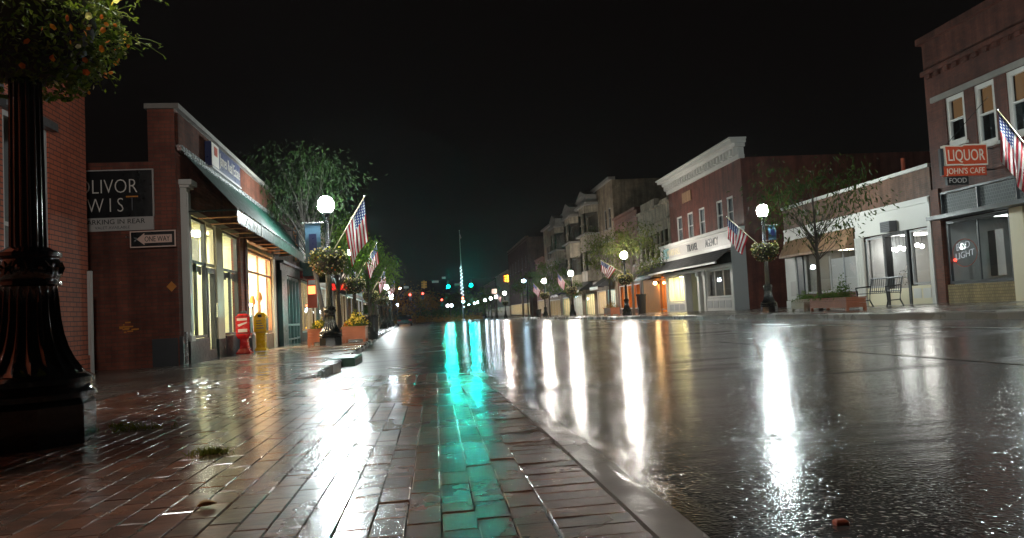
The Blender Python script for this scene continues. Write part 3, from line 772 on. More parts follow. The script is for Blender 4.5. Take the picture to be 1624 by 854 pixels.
tree('dense green tree on the left over the third flag', -3.7, 45, 5.4, 1.6, 3.9, 40, 60, .19, 23, M['leaf'], M['bark'], .10, sq=.9)
tree('left street tree further off above the parked car', -4.4, 59, 6.0, 1.9, 4.2, 40, 56, .2, 24, M['leaf'], M['bark'], .10, sq=.85)
tree('low dim tree at the far end of the left pavement', -6.0, 78, 5.0, 1.8, 3.0, 30, 50, .25, 25, M['leaf'], M['bark'], .10, sq=.8)
tree('thin sparse tree growing from the planters by the bench', 12.1, 23.6, 4.9, 1.85, 3.6, 44, 38, .17, 26, M['leaf_mid'], M['bark'], .075, sq=.75, dz=.02, asp=.28, spread=.3)
tree('yellow green tree lit by the lamp before the orange lit doorway', 12.9, 50, 6.4, 2.1, 4.0, 40, 60, .19, 27, M['leaf_y'], M['bark'], .10, sq=.9, dz=.02)
tree('yellow green tree against the bay windowed building', 13.2, 58, 7.2, 2.0, 4.8, 30, 55, .2, 28, M['leaf_y'], M['bark'], .10, sq=.9, dz=.02)
tree('dim tree by the flat headed black lamp on the right', 13.0, 88, 6.5, 2.3, 4.3, 40, 60, .24, 29, M['leaf'], M['bark'], .10, sq=.9, dz=.02)
tree('dim tree before the dark brick block on the right', 12.5, 100, 6.0, 2.2, 4.2, 40, 60, .24, 30, M['leaf'], M['bark'], .10, sq=.9, dz=.02)
tree('small tree low in front of the white canopy shops', 12.6, 72, 4.2, 1.2, 2.5, 24, 45, .17, 31, M['leaf'], M['bark'], .08, dz=.02)
tree('tree with orange lamplight in its leaf colour at the far crossing under the red signals', -3.5, 137, 6.5, 4.2, 3.0, 40, 45, .45, 32, M['leaf_o'], M['bark'], .15, sq=.7)
tree('dark round tree right of the orange lit tree at the far crossing', 5.5, 170, 8, 5.5, 3.0, 40, 45, .5, 33, M['leaf'], M['bark'], .15, sq=.6)
tree('dark tree at the far end left of the lit pole', -1.0, 200, 10, 6.5, 4.0, 40, 45, .6, 34, M['leaf'], M['bark'], .15, sq=.6)
tree('low far tree behind the right row of tiny lamps', 13, 190, 9, 5.0, 4.5, 36, 45, .5, 35, M['leaf'], M['bark'], .15, sq=.7)
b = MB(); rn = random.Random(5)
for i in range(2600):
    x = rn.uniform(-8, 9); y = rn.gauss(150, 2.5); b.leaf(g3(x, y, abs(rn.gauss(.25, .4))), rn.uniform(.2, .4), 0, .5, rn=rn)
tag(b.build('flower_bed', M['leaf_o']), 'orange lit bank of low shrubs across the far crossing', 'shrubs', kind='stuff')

def weeds(lab, x, y, n, s, seed):
    rn = random.Random(seed); b = MB()
    for i in range(n):
        px, py = x+rn.gauss(0, s), y+rn.gauss(0, s*.5); p = g3(px, py, -.003); d = Vector((rn.gauss(0, .5), rn.gauss(0, .5), 1)).normalized(); h = rn.uniform(.02, .055)
        a = d.orthogonal().normalized()*.003; bend = Vector((rn.gauss(0, .5), rn.gauss(0, .5), -.2))*h*.5
        b.add([p-a, p+a, p+d*h*.6+a*.7+bend*.4, p+d*h*.6-a*.7+bend*.4, p+d*h+bend], [(0, 1, 2, 3), (3, 2, 4)])
    tag(b.build('weed_tuft', M['grass'], at=g3(x, y)), lab, 'weeds', 'weeds between the pavers')
weeds('tuft of green weeds growing between wet pavers in the left foreground', -.99, 3.5, 120, .035, 1)
weeds('flat strip of weeds in the pavers right of the foreground lamp post', -1.69, 4.62, 90, .09, 2)
weeds('small weeds at the foot of the foreground lamp post', -1.86, 4.85, 60, .05, 3)
def dryleaf(lab, x, y, s, a, m, curl=.4):
    b = MB(); n = 8; c, q = math.cos(a), math.sin(a); vs = []
    for i in range(n+1):
        f = i/n; w = s*.42*math.sin(PI*min(1, f*1.02))**.8*(1.1-.5*f)+.001
        for k in (-1, 0, 1):
            lx, ly = (f-.5)*s*1.3, k*w; z = .004+abs(k)*w*curl+.3*s*(f-.4)**2
            vs.append(g3(x+lx*c-ly*q, y+lx*q+ly*c, z))
    b.add(vs, [(i*3+k, i*3+k+1, i*3+k+4, i*3+k+3) for i in range(n) for k in (0, 1)])
    tag(b.build('fallen_leaf', m, at=g3(x, y), smooth=True), lab, 'leaf', 'fallen leaves')
dryleaf('curled tan dry leaf lying on the red pavers, front left', -.70, 2.44, .045, .3, M['leafdry'], .9)
dryleaf('small yellow leaf lying close to the foot of the foreground lamp post', -1.80, 3.68, .03, 1.2, M['leafdry'], .5)
dryleaf('tiny dry leaf lying on the pavers left of the weed tuft', -1.62, 3.9, .022, 2.2, M['leafdry'])
dryleaf('small dark wet leaf lying in the green reflection on the pavers', .03, 2.98, .025, .6, M['bark'])
b = MB(); bx, by = 1.09, 2.1; b.bbox(bx-.018, bx+.018, by-.012, by+.012, G(bx, by)-.12, G(bx, by)-.106, .005)
tag(b.build('brick_chip', M['terracotta'], at=g3(bx, by, -.12)), 'small orange red brick chip lying on the wet road', 'debris')

# ------------------------------------------------------------------ LEFT ROW
# near building
Zg = -.3
nb = thing('brick_building', 'red orange brick building at the left edge behind the foreground lamp post', 'building', L(-1.6, -.9, .15))
OB = -.93
b = MB(L); holes = [(-4.0, -2.75, .75, 3.62), (-6.4, -4.25, 1.0, 3.75), (-10.5, -7, .7, 3.0)]
face_holes(b, -15, -1.45, Zg, 6.4, holes, OB, .14); shell(b, -15, -1.45, Zg, 6.4, 9, OB, sides=(1, 1)); b.build('wall', M['brick_near'], nb)
b = MB(L); b.box(-15.05, -1.40, OB-.3, OB+.10, 6.4, 6.6); b.build('coping', M['coping'], nb)
for (a, c, z0, z1) in holes:
    w = window(L, nb, a, c, z0, z1, M['grey'], M['glass_dark'], OB-.06, .07, True, True, vert=1)
    q = MB(L); q.box(a-.1, c+.1, OB-.0+.003, OB+.10, z1+.003, z1+.12); q.build('head_board', M['charcoal'], w)
room(L, nb, -10.5, -2.7, .6, 4.0, 3, M['int_grey'], emit('dim_shop_lamp', (1, .9, .7), .5), OB-.2, M['goods'], 1)
b = MB(L); b.box(-1.52, -1.42, OB+.004, OB+.05, .0, 1.72); b.build('corner_guard', M['signgrey'], nb)
b = MB(L); b.box(-15, -1.5, OB+.002, OB+.03, Zg, .42); b.build('plinth_course', M['brick_near'], nb)

# corner shop
cs = thing('corner_shop', 'brick corner shop with lit windows under a long green awning', 'building', L(5, 0, .1))
U1 = 10.35
H_cs = [(.52, 2.02, .0, 2.92), (2.02, 3.02, .0, 2.92), (3.02, 4.95, .0, 2.92), (5.62, 9.55, .0, 2.92)]
b = MB(L)
face_holes(b, 0, U1, Zg, 4.66, [(.5, 4.97, Zg+.01, 2.92), (5.62, 9.6, Zg+.01, 2.92)], 0, .16)
for u in (0, U1): b.poly([(u, 0, Zg), (u, -.45, Zg), (u, -.45, 4.66), (u, 0, 4.66)]); b.poly([(u, -.45, Zg), (u, -9, Zg), (u, -9, 3.72), (u, -.45, 3.72)])
b.poly([(0, -.45, 3.72), (U1, -.45, 3.72), (U1, -.45, 4.66), (0, -.45, 4.66)])
b.poly([(0, -9, Zg), (U1, -9, Zg), (U1, -9, 3.72), (0, -9, 3.72)])
wall = b.build('wall', M['brick_shop'], cs)
b = MB(L); b.box(.06, U1-.04, .004, .05, 4.02, 4.60, 0); b.build('parapet_face', M['brick_parapet'], cs)
b = MB(L); b.box(-.04, U1+.04, -.49, .09, 4.66, 4.75); b.build('coping', M['coping'], cs)
b = MB(L); b.poly([(0, -.45, 3.70), (U1, -.45, 3.70), (U1, -9, 3.70), (0, -9, 3.70)]); b.build('roof', M['charcoal'], cs)
b = MB(L); b.box(-.05, U1+.03, .052, .13, 3.90, 4.0); b.build('metal_flashing', M['steel'], cs)
b = MB(L); b.box(-.012, -.002, -.46, -.03, .0, .60); b.box(-.05, .25, .003, .07, -.1, .62); b.build('base_panel', M['charcoal'], cs)
# white column at the corner
b = MB(L); b.box(.24, .47, .003, .11, .62, 3.28); b.box(.27, .44, .11, .13, .7, 3.2); b.box(.20, .51, .003, .17, 3.28, 3.33); b.box(.16, .55, .003, .22, 3.33, 3.42); b.box(.22, .49, .003, .14, .52, .62)
b.build('corner_column', M['white'], cs)
# front 1 : window, recessed door, window
for q in ((.55, 1.98), (3.4, 4.93)): b = MB(L); b.box(*q, -.12, .035, -.2, .55); b.build('bulkhead', M['charcoal'], cs)
b = MB(L); b.box(2.70, 3.06, -.10, .03, .50, 2.86); b.box(3.09, 3.36, -.10, .015, .50, 2.86); b.box(3.06, 3.09, -.10, -.03, .50, 2.86); b.box(.52, 4.95, -.12, .04, 2.86, 2.98); b.build('cream_panelling', M['cream'], cs)
b = MB(L); b.box(2.70, 3.36, -.10, .036, -.2, .50); b.build('bulkhead', M['darkgreen'], cs)
for a, c in ((.55, 1.98), (3.4, 4.93)):
    w = window(L, cs, a, c, .56, 2.86, M['charcoal'], M['glass'], -.05, .05, False, False, 'shop_window')
    q = MB(L); q.box(a+.05, c-.05, -.085, -.025, 1.99, 2.04); q.build('transom_bar', M['charcoal'], w)
    q = MB(L)
    for k in range(7): uu = a+.06+k*(c-a-.12)/7; q.box(uu, uu+(c-a-.12)/7-.008, -.10, -.09, 1.80+.05*(k % 2), 1.97)
    q.build('window_valance', M['charcoal'], w)
    q = MB(L); cc = (a+c)/2+.05; q.box(cc-.03, cc+.03, -.085, -.025, .6, 1.99); q.build('mullion', M['charcoal'], w)
# door
b = MB(L); b.box(2.03, 2.10, -.1, .0, -.1, 1.96); b.box(2.60, 2.68, -.1, .0, -.1, 1.96); b.box(2.10, 2.60, -.1, .0, 1.86, 1.96); b.box(2.10, 2.60, -.1, .0, -.1, .30)
d = b.build('door', M['charcoal'], cs); b = MB(L); b.poly([(2.10, -.06, .30), (2.60, -.06, .30), (2.60, -.06, 1.86), (2.10, -.06, 1.86)]); b.build('pane', M['glass'], d)
b = MB(L); b.tube([L(2.56, .05, .95), L(2.56, .05, 1.25)], .015, 6); b.build('handle', M['steel'], d)
window(L, cs, 2.03, 2.68, 2.0, 2.84, M['cream'], M['glass'], -.05, .05, False, False, 'transom_window')
b = MB(L); b.box(4.97, 5.60, .003, .05, -.2, 2.9); b.box(5.36, 5.60, .05, .09, -.2, 2.9, 0); b.build('pilaster', M['brick_shop'], cs)
b = MB(L); b.box(5.62, 5.78, -.1, .07, -.2, 2.75); b.box(9.42, 9.58, -.1, .07, -.2, 2.75); b.box(5.62, 9.58, -.1, .06, 2.70, 2.80); b.box(9.60, 9.85, .003, .06, -.2, 2.75); b.build('cream_trim', M['cream'], cs)
w = window(L, cs, 5.80, 9.40, .50, 2.68, M['orangewood'], M['glass'], -.04, .07, False, False, 'display_window', 1)
b = MB(L); b.box(5.87, 9.33, -.065, -.015, 2.1, 2.15); b.build('transom_bar', M['orangewood'], w)
b = MB(L); b.box(5.80, 9.40, -.1, .03, -.2, .48); b.build('bulkhead', M['int_brown'], cs)
CL1 = emit('fluorescent_panel', (1, .99, .82), 36); CL2 = emit('warm_spot_panel', (1, .82, .55), 95)
r1 = room(L, cs, .5, 4.97, .0, 2.92, 4.0, M['int_cream'], CL1, -1.25, None, 3, .3)
b = MB(L); b.poly([(.5, -.16, 2.915), (4.97, -.16, 2.915), (4.97, -1.25, 2.915), (.5, -1.25, 2.915)]); b.poly([(.5, -.16, .0), (.5, -1.25, .0), (.5, -1.25, 2.9), (.5, -.16, 2.9)]); b.poly([(4.97, -.16, .0), (4.97, -1.25, .0), (4.97, -1.25, 2.9), (4.97, -.16, 2.9)]); b.poly([(.5, -.16, .02), (4.97, -.16, .02), (4.97, -1.25, .02), (.5, -1.25, .02)])
b.build('window_bay_lining', M['int_cream'], cs)
for u in (1.2, 4.2):
    b = MB(L); b.box(u-.3, u+.3, -.85, -.6, 2.86, 2.89); b.build('ceiling_lamp', CL1, r1)
r2 = room(L, cs, 5.62, 9.58, .1, 2.85, 2.2, M['int_white'], CL2, -.18, M['goods2'], 2, .35)
# things shown in the windows (real objects behind the glass)
def panel(lab, u, o0, o1, z0, z1, m, name='display_panel', cat='panel', th=.02, extra=None):
    b = MB(L); b.box(u-th, u+th, o1, o0, z0, z1, 0); ms = [m]
    if extra: b.box(u-th-.006, u-th-.002, o1+(o0-o1)*.2, o0-(o0-o1)*.2, z0+(z1-z0)*.25, z1-(z1-z0)*.2, 1); ms.append(extra)
    return tag(b.build(name, ms, at=L(u, (o0+o1)/2, z0)), lab, cat)
panel('white notice sheet hanging inside the shop window by the corner column', 1.62, -.20, -.34, .75, 1.85, M['paper'], 'notice', 'notice')
panel('dark upright post inside the window by the corner column', 1.75, -.36, -.43, .1, 2.0, M['charcoal'], 'post', 'post', .04)
panel('brown display screen inside the window by the corner column', 2.3, -.46, -.58, .1, 1.75, M['int_brown'], 'display_screen', 'screen')
panel('dim grey wall board high inside the window by the corner column', 2.4, -.25, -.45, 2.05, 2.6, M['int_grey'], 'wall_board', 'board')
panel('white sheet fixed inside the glass of the corner shop door', 2.95, -.16, -.26, .6, 1.75, M['paper'], 'notice', 'notice')
panel('orange and white poster inside the shop window beside the door', 4.2, -.18, -.34, 1.05, 1.62, M['paper'], 'poster', 'poster', .01, M['signorange'])
panel('grey upright display stand inside the shop window beside the door', 4.5, -.36, -.44, .1, 1.95, M['int_grey'], 'display_stand', 'stand', .03)
for i_, (u, o0, m, lab) in enumerate(((7.6, -.42, M['int_brown'], 'first slim brown stand in the brightest shop window, with a pale cap'), (8.3, -.34, M['int_grey'], 'grey stand between the two brown ones in the brightest shop window'), (8.9, -.26, M['int_brown'], 'last slim brown stand in the brightest shop window, by its far frame'))):
    t = thing('display_stand', lab, 'stand', L(u, o0, .5)); p = L(u, o0, 0)
    b = MB(); b.lathe([(.11, .50), (.11, .53), (.035, .56), (.03, 1.15+.12*i_), (.06, 1.2+.12*i_)], p.x, p.y, 12); b.build('stem', m, t, True)
    b = MB(); b.lathe([(.075, 1.2+.12*i_), (.09, 1.26+.12*i_), (.05, 1.42+.12*i_), (.01, 1.45+.12*i_)], p.x, p.y, 12); b.build('cap', M['paper'] if i_ == 0 else M['int_orange'], t, True)
panel('white shelf edge running across the brightest shop window', 6.6, -.2, -.8, .95, 1.0, M['int_orange'], 'shelf', 'shelf', .5)
# awning
A0, A1, AO, AZ0, AZ1 = .28, 10.9, .98, 2.88, 3.94
b = MB(L); nseg = 22
for k in range(nseg):
    ua, ub = A0+(A1-A0)*k/nseg, A0+(A1-A0)*(k+1)/nseg
    dr = lambda u: (1-.018*u)          # its front edge draws in a little with distance
    b.poly([(ua, .06, AZ1), (ub, .06, AZ1), (ub, AO*dr(ub), AZ0), (ua, AO*dr(ua), AZ0)], 0)
b.poly([(A1, .06, AZ1), (A1, AO*(1-.018*A1), AZ0), (A1, .06, AZ0)], 0)
aw = b.build('awning', M['awning'], cs)
b = MB(L)
for k in range(44):
    ua, ub = A0+(A1-A0)*k/44, A0+(A1-A0)*(k+1)/44; um = (ua+ub)/2
    o0, o1 = AO*(1-.018*ua)+.004, AO*(1-.018*ub)+.004
    b.poly([(ua, o0, AZ0), (ub, o1, AZ0), (ub, o1, AZ0-.23), (um, (o0+o1)/2, AZ0-.275), (ua, o0, AZ0-.23)])
b.build('valance', M['awning'], aw)
b = MB(L); b.tube([L(A0, AO*(1-.018*A0)+.01, AZ0), L(A1, AO*(1-.018*A1)+.01, AZ0)], .016, 6); b.build('front_rail', M['steel'], aw)
for k in range(12):
    u = A0+.02+k*.94; b = MB(); b.tube([L(u, .05, AZ0-.03), L(u, AO*(1-.018*u)-.03, AZ0-.02)], .015, 5); b.build('awning_strut', M['orangewood'] if k else M['darkgreen'], aw)
text('lettering', 'A N J', .25, L(1.05, AO*(1-.018*1)+.01, AZ0-.215), LU-LN*.018, (0, 0, 1), M['signwhite'], aw, .003, 1.9)
# signs on the shop
t = thing('fascia_sign', 'navy real estate sign board with a white logo end, above the awning', 'sign', L(3.2, .1, 4.2))
b = MB(L); b.bbox(1.86, 4.55, .06, .19, 4.0, 4.50, .02, 0); b.build('board', M['signblue'], t)
b = MB(L); b.box(1.86, 2.45, .19, .197, 4.02, 4.48); b.build('logo_panel', M['signwhite'], t)
b = MB(L); b.box(2.05, 2.30, .198, .204, 4.24, 4.42); b.build('logo_mark', M['signred'], t)
b = MB(L); b.box(1.84, 4.57, .06, .21, 3.955, 3.995); b.build('bottom_trim', M['signgrey'], t)
text('sign_lettering', 'James Real Estate', .36, L(2.52, .195, 4.14), LU, (0, 0, 1), M['signwhite'], t, .004, 1.95)
t = thing('wall_sign', 'black wall sign reading OLIVOR TWIST with a pale parking strip', 'sign', W(-5.6, 14.15, 3))
yv = 14.17
b = MB(); b.box(-6.75, -4.83, yv-.03, yv, 2.745, 3.565); b.build('board', M['signblack'], t)
b = MB(); b.box(-6.75, -4.82, yv-.034, yv, 2.51, 2.743); b.build('parking_strip', M['signgrey'], t)
b = MB(); b.box(-6.77, -4.81, yv-.036, yv, 3.566, 3.585); b.box(-4.828, -4.81, yv-.037, yv, 2.744, 3.566); b.build('border', M['signgrey'], t)
text('lettering', 'OLIVOR', .36, W(-6.07, yv-.034, 3.17), (1, 0, 0), (0, 0, 1), M['signwhite'], t, .003, .99, thin=.006)
text('lettering', 'WIS', .36, W(-5.92, yv-.034, 2.84), (1, 0, 0), (0, 0, 1), M['signwhite'], t, .003, .60, spacing=1.5, thin=.006)
b = MB(); b.box(-5.27, -5.07, yv-.036, yv-.031, 3.09, 3.115); b.build('orange_bar', M['signorange'], t)
b = MB(); b.box(-5.18, -5.165, yv-.036, yv-.031, 2.86, 3.09); b.build('letter_stem', M['signgreyd'], t)
text('lettering', 'PARKING IN REAR', .12, W(-5.99, yv-.036, 2.63), (1, 0, 0), (0, 0, 1), M['signblack'], t, .002, 1.03)
text('lettering', 'VALET AVAILABLE', .07, W(-5.80, yv-.036, 2.545), (1, 0, 0), (0, 0, 1), M['signgreyd'], t, .002, .58)
t = thing('one_way_sign', 'ONE WAY sign with a left pointing arrow on the shop side wall', 'sign', W(-4.83, 14.12, 2.34))
b = MB(); b.box(-5.205, -4.44, 14.085, 14.10, 2.195, 2.485); b.build('plate', M['signpink'], t)
b = MB(); b.box(-5.185, -4.46, 14.080, 14.084, 2.215, 2.465); b.build('black_field', M['signblack'], t)
b = MB(); ar = [(-5.09, 2.34), (-4.96, 2.445), (-4.96, 2.41), (-4.50, 2.41), (-4.50, 2.27), (-4.96, 2.27), (-4.96, 2.235)]
b.add([(x, 14.077, z) for x, z in ar]+[(x, 14.0795, z) for x, z in ar], [tuple(range(7)), tuple(range(7, 14))[::-1]]+[(i, i+7, (i+1) % 7+7, (i+1) % 7) for i in range(7)]); b.build('arrow', M['signpink'], t)
text('lettering', 'ONE WAY', .13, W(-4.955, 14.075, 2.295), (1, 0, 0), (0, 0, 1), M['signblack'], t, .002, .42)
b = MB(); b.tube([(-5.3, 14.17, 2.40), (-5.09, 14.07, 2.36), (-5.12, 14.07, 2.30)], .012, 6); b.build('wall_bracket', M['steel'], t)
b = MB(); b.add([(-4.64, 14.16, 1.50), (-4.555, 14.16, 1.41), (-4.47, 14.16, 1.50), (-4.555, 14.16, 1.59), (-4.64, 14.17, 1.50), (-4.555, 14.17, 1.41), (-4.47, 14.17, 1.50), (-4.555, 14.17, 1.59)], [(0, 1, 2, 3), (7, 6, 5, 4), (0, 4, 5, 1), (1, 5, 6, 2), (2, 6, 7, 3), (3, 7, 4, 0)])
tag(b.build('diamond_marker', M['signorange'], at=(-4.55, 14.16, 1.5)), 'small orange diamond marker on the shop side wall', 'marker')
b = MB(); rn = random.Random(4)
for i in range(18):
    x = -5.35+rn.gauss(0, .10); z = .82+rn.gauss(0, .04); b.box(x-.05, x+.04, 14.165+i*.0004, 14.19, z-.012, z+.012)
tag(b.build('paint_marks', M['signorange'], at=(-5.35, 14.17, .8)), 'faded orange paint marks low on the shop side wall', 'graffiti')
b = MB(); b.tube([(-4.30, 14.06, .14), (-4.30, 14.06, .7)], .03, 8)
tag(b.build('short_post', M['steel'], at=(-4.3, 14.06, .14)), 'short grey metal post at the front corner of the corner shop', 'post')

# news boxes
def newsbox_red():
    x, y = -4.30, 18.2; z = G(x, y); t = thing('newspaper_box', 'red newspaper vending box on a pedestal outside the lit shop', 'newspaper box', (x, y, z), 'newspaper boxes by the shop')
    b = MB(); b.bbox(x-.15, x+.15, y-.14, y+.14, z+.42, z+.86, .02); b.bbox(x-.11, x+.11, y-.14, y+.12, z+.855, z+.90, .02); b.build('cabinet', M['redbox'], t)
    b = MB(); b.lathe([(.16, .34), (.21, .42)], x, y, 4, rot=PI/4, z0=z); b.lathe([(.125, .12), (.11, .34)], x, y, 4, rot=PI/4, z0=z); b.lathe([(.22, 0), (.22, .03), (.14, .12)], x, y, 4, rot=PI/4, z0=z); b.build('pedestal', M['redbox'], t)
    b = MB(); b.box(x-.12, x+.10, y-.147, y-.142, z+.75, z+.80); b.box(x-.10, x+.10, y-.147, y-.142, z+.49, z+.56)
    b.add([(x-.11, y-.147, z+.66), (x+.10, y-.147, z+.72), (x+.10, y-.147, z+.69), (x-.08, y-.147, z+.615)], [(0, 3, 2, 1)]); b.build('front_marking', M['pinkwhite'], t)
    b = MB(); b.box(x+.152, x+.165, y-.12, y+.12, z+.46, z+.82); b.build('window', M['charcoal'], t)
    b = MB(); b.bbox(x-.06, x+.06, y-.05, y+.05, z+.901, z+.96, .01); b.build('coin_box', M['charcoal'], t)
    b = MB(); b.box(x-.135, x+.135, y-.1435, y-.1415, z+.455, z+.47); b.box(x-.135, x+.135, y-.1435, y-.1415, z+.825, z+.84); b.build('edge_trim', M['darkmetal'], t)
    b = MB(); b.box(x+.15, x+.17, y-.14, y+.14, z+.83, z+.87); b.build('handle_rail', M['steel'], t)
newsbox_red()
def newsbox_yellow():
    x, y = -4.36, 20.2; z = G(x, y); t = thing('newspaper_box', 'yellow newspaper box with a peaked top outside the lit shop', 'newspaper box', (x, y, z), 'newspaper boxes by the shop')
    b = MB(); ol = [(-.15, .44), (.15, .44), (.15, .84), (.06, .95), (-.06, .95), (-.15, .84)]
    b.add([(x+a, y-.12, z+c) for a, c in ol]+[(x+a, y+.12, z+c) for a, c in ol], [tuple(range(6)), tuple(range(6, 12))[::-1]]+[(i, i+6, (i+1) % 6+6, (i+1) % 6) for i in range(6)]); b.build('cabinet', M['yellowbox'], t)
    b = MB(); b.lathe([(.20, 0), (.20, .03), (.15, .08), (.15, .38), (.17, .44)], x, y, 4, rot=PI/4, z0=z); b.build('pedestal', M['yellowbox'], t)
    b = MB()
    for k in range(4): b.box(x-.09, x+.09-.02*k, y-.124, y-.121, z+.55+k*.06, z+.57+k*.06)
    b.build('front_print', M['signgreyd'], t)
    b = MB(); b.box(x+.152, x+.162, y-.09, y+.09, z+.5, z+.8); b.build('window', M['charcoal'], t)
    b = MB(); b.box(x-.05, x+.05, y-.126, y-.121, z+.83, z+.90); b.build('coin_plate', M['darkmetal'], t)
    b = MB(); b.box(x-.13, x+.13, y-.128, y-.121, z+.445, z+.47); b.build('lower_lip', M['amberpaint'], t)
newsbox_yellow()
x, y = -4.42, 19.1; z = G(x, y)
t = thing('free_paper_stand', 'low black and grey paper stand between the red and yellow boxes', 'stand', (x, y, z))
b = MB(); b.bbox(x-.12, x+.12, y-.12, y+.12, z, z+.42, .02); b.build('case', M['charcoal'], t)
b = MB(); b.box(x-.13, x+.13, y-.13, y+.13, z+.421, z+.46); b.build('lid', M['signgrey'], t)

# dark green shop
ds = thing('dark_green_shop', 'dark green timber shopfront with slim tall panes beyond the corner shop', 'building', L(13, 0, 0))
b = MB(L); face_holes(b, 10.45, 15.0, Zg, 4.3, [(11.6, 14.8, Zg+.01, 2.3)], -.02, .2); shell(b, 10.45, 15.0, Zg, 4.3, 9, -.02); b.build('wall', M['brick_dark'], ds)
b = MB(L); b.box(10.4, 15.05, -.4, .1, 4.3, 4.42); b.build('coping', M['coping'], ds)
b = MB(L); b.box(10.5, 11.55, .0, .14, -.2, 2.4); b.box(10.5, 14.95, .0, .10, 2.32, 2.62); b.box(10.45, 15.0, .0, .22, 2.62, 2.70); b.build('timber_front', M['darkgreen'], ds)
w = MB(L)
for k in range(5): u = 11.62+k*.78; w.box(u, u+.09, -.06, .06, .0, 2.28)
w.box(11.6, 14.83, -.05, .05, 2.2, 2.30); w.box(11.6, 14.83, -.055, .055, .64, .72); w.box(11.6, 14.83, -.055, .055, .18, .24)
w = w.build('pane_frame', M['teal'], ds)
b = MB(L); b.box(11.7, 14.75, -.04, -.02, -.1, .66); b.build('lower_panel', M['teal'], w)
b = MB(L); b.poly([(11.65, -.01, .7), (14.8, -.01, .7), (14.8, -.01, 2.22), (11.65, -.01, 2.22)]); b.build('glazing', M['glass_dark'], w)
room(L, ds, 11.6, 14.8, .0, 2.6, 3, M['int_grey'], emit('night_light', (.8, .95, 1), 1.2), -.22, None, 1)
# green awning shops
def simple_left(name, lab, u0, u1, h, wallm, awm, awz, shopcol, lampm, o=0, goods=None, bandm=None):
    r = thing(name, lab, 'building', L((u0+u1)/2, 0, 0))
    b = MB(L); n = max(1, int((u1-u0)/3)); hs = []
    hs.append((u0+.5, u1-.5, .35, 2.35))
    ups = []
    if h > 5.2:
        for k in range(n): uc = u0+(u1-u0)*(k+.5)/n; ups.append((uc-.42, uc+.42, 3.6, 4.9))
    face_holes(b, u0, u1, Zg-.4, h, hs+ups, o, .16); shell(b, u0, u1, Zg-.4, h, 9, o); b.build('wall', wallm, r)
    b = MB(L); b.box(u0-.03, u1+.03, o-.3, o+.12, h, h+.14); b.build('coping', M['coping'], r)
    window(L, r, u0+.5, u1-.5, .35, 2.35, M['white'], M['glass'], o-.06, .07, False, False, 'shop_window', 3)
    for a, c, z0, z1 in ups: window(L, r, a, c, z0, z1, M['white'], M['glass_dark'], o-.06, .06)
    room(L, r, u0+.4, u1-.4, .1, 2.6, 2.5, shopcol, lampm, o-.2, goods, 2)
    if awm:
        b = MB(L); b.poly([(u0+.2, o+.02, awz+.75), (u1-.2, o+.02, awz+.75), (u1-.2, o+1.0, awz), (u0+.2, o+1.0, awz)])
        for u in (u0+.2, u1-.2): b.poly([(u, o+.02, awz+.75), (u, o+1.0, awz), (u, o+.02, awz)])
        b.poly([(u0+.2, o+1.002, awz), (u1-.2, o+1.002, awz), (u1-.2, o+1.002, awz-.2), (u0+.2, o+1.002, awz-.2)]); b.build('awning', awm, r)
    if bandm:
        b = MB(L); b.box(u0+.2, u1-.2, o+.003, o+.12, 2.38, 2.75); b.build('fascia', bandm, r)
    return r
warm = emit('warm_shop_lamp', (1, .78, .45), 16); white_l = emit('white_shop_lamp', (.95, 1, 1), 16); dim_l = emit('faint_shop_lamp', (1, .85, .6), 4)
simple_left('shop_building', 'low shop with a green awning and red fascia behind the orange planter', 15.4, 21.2, 4.6, M['brick_brown'], M['awning'], 2.45, M['int_white'], warm, .0, M['goods'], M['redband'])
simple_left('shop_building', 'low pale shop lit white behind the black rubbish bin', 21.4, 29, 4.8, M['stone2'], None, 0, M['int_white'], white_l, 0, M['goods2'])
simple_left('shop_building', 'brick shop hidden by the left trees, its window glowing warm', 29.2, 38, 5.0, M['brick_brown'], M['awning'], 2.4, M['int_white'], warm, 0, M['goods2'])
simple_left('shop_building', 'dim brick block further up the left side past the trees', 38.2, 56, 5.4, M['brick_dark'], None, 0, M['int_brown'], warm, 0, M['goods'])
simple_left('shop_building', 'last low block before the crossing on the left', 56.3, 92, 5.4, M['brick_dark'], None, 0, M['int_brown'], dim_l, 0, M['goods'])
# vertical orange letter sign and small red sign
t = thing('vertical_sign', 'tall narrow dark sign with orange upright letters left of the blue banner', 'sign', L(11.3, .5, 2.8))
p = L(10.35, .62, 0)
b = MB(); b.box(p.x-.10, p.x+.10, p.y-.04, p.y+.04, 2.62, 3.75); b.build('board', M['signblack'], t)
for k, ch in enumerate('ANTIQUES'):
    text('letter', ch, .15, W(p.x, p.y-.048, 3.60-k*.133), (1, 0, 0), (0, 0, 1), M['signorange'], t, .003, None, True)
b = MB(); b.tube([(p.x-.1, p.y, 3.6), L(10.4, .02, 3.6)], .015, 6); b.build('bracket', M['darkmetal'], t)
t = thing('hanging_sign', 'small red and white lit sign under the green awning left of the lamp', 'sign', L(14.6, .5, 1.8))
p = L(14.7, .55, 0)
b = MB(); b.box(p.x-.17, p.x+.17, p.y-.05, p.y+.05, 1.25, 2.3); b.build('board', M['signred'], t)
b = MB(); b.box(p.x-.14, p.x+.12, p.y-.056, p.y-.051, 1.75, 2.05, 0); b.build('lit_panel', emit('sign_glow', (1, .25, .08), 1.6), t)
b = MB(); b.box(p.x-.12, p.x+.14, p.y-.056, p.y-.051, 2.1, 2.25, 0); b.build('white_panel', M['signwhite'], t)
t = thing('hanging_sign', 'bright red lit box sign below the green awning right of the lamp', 'sign', L(20, .8, 2.2))
p = L(20.5, 1.05, 0)
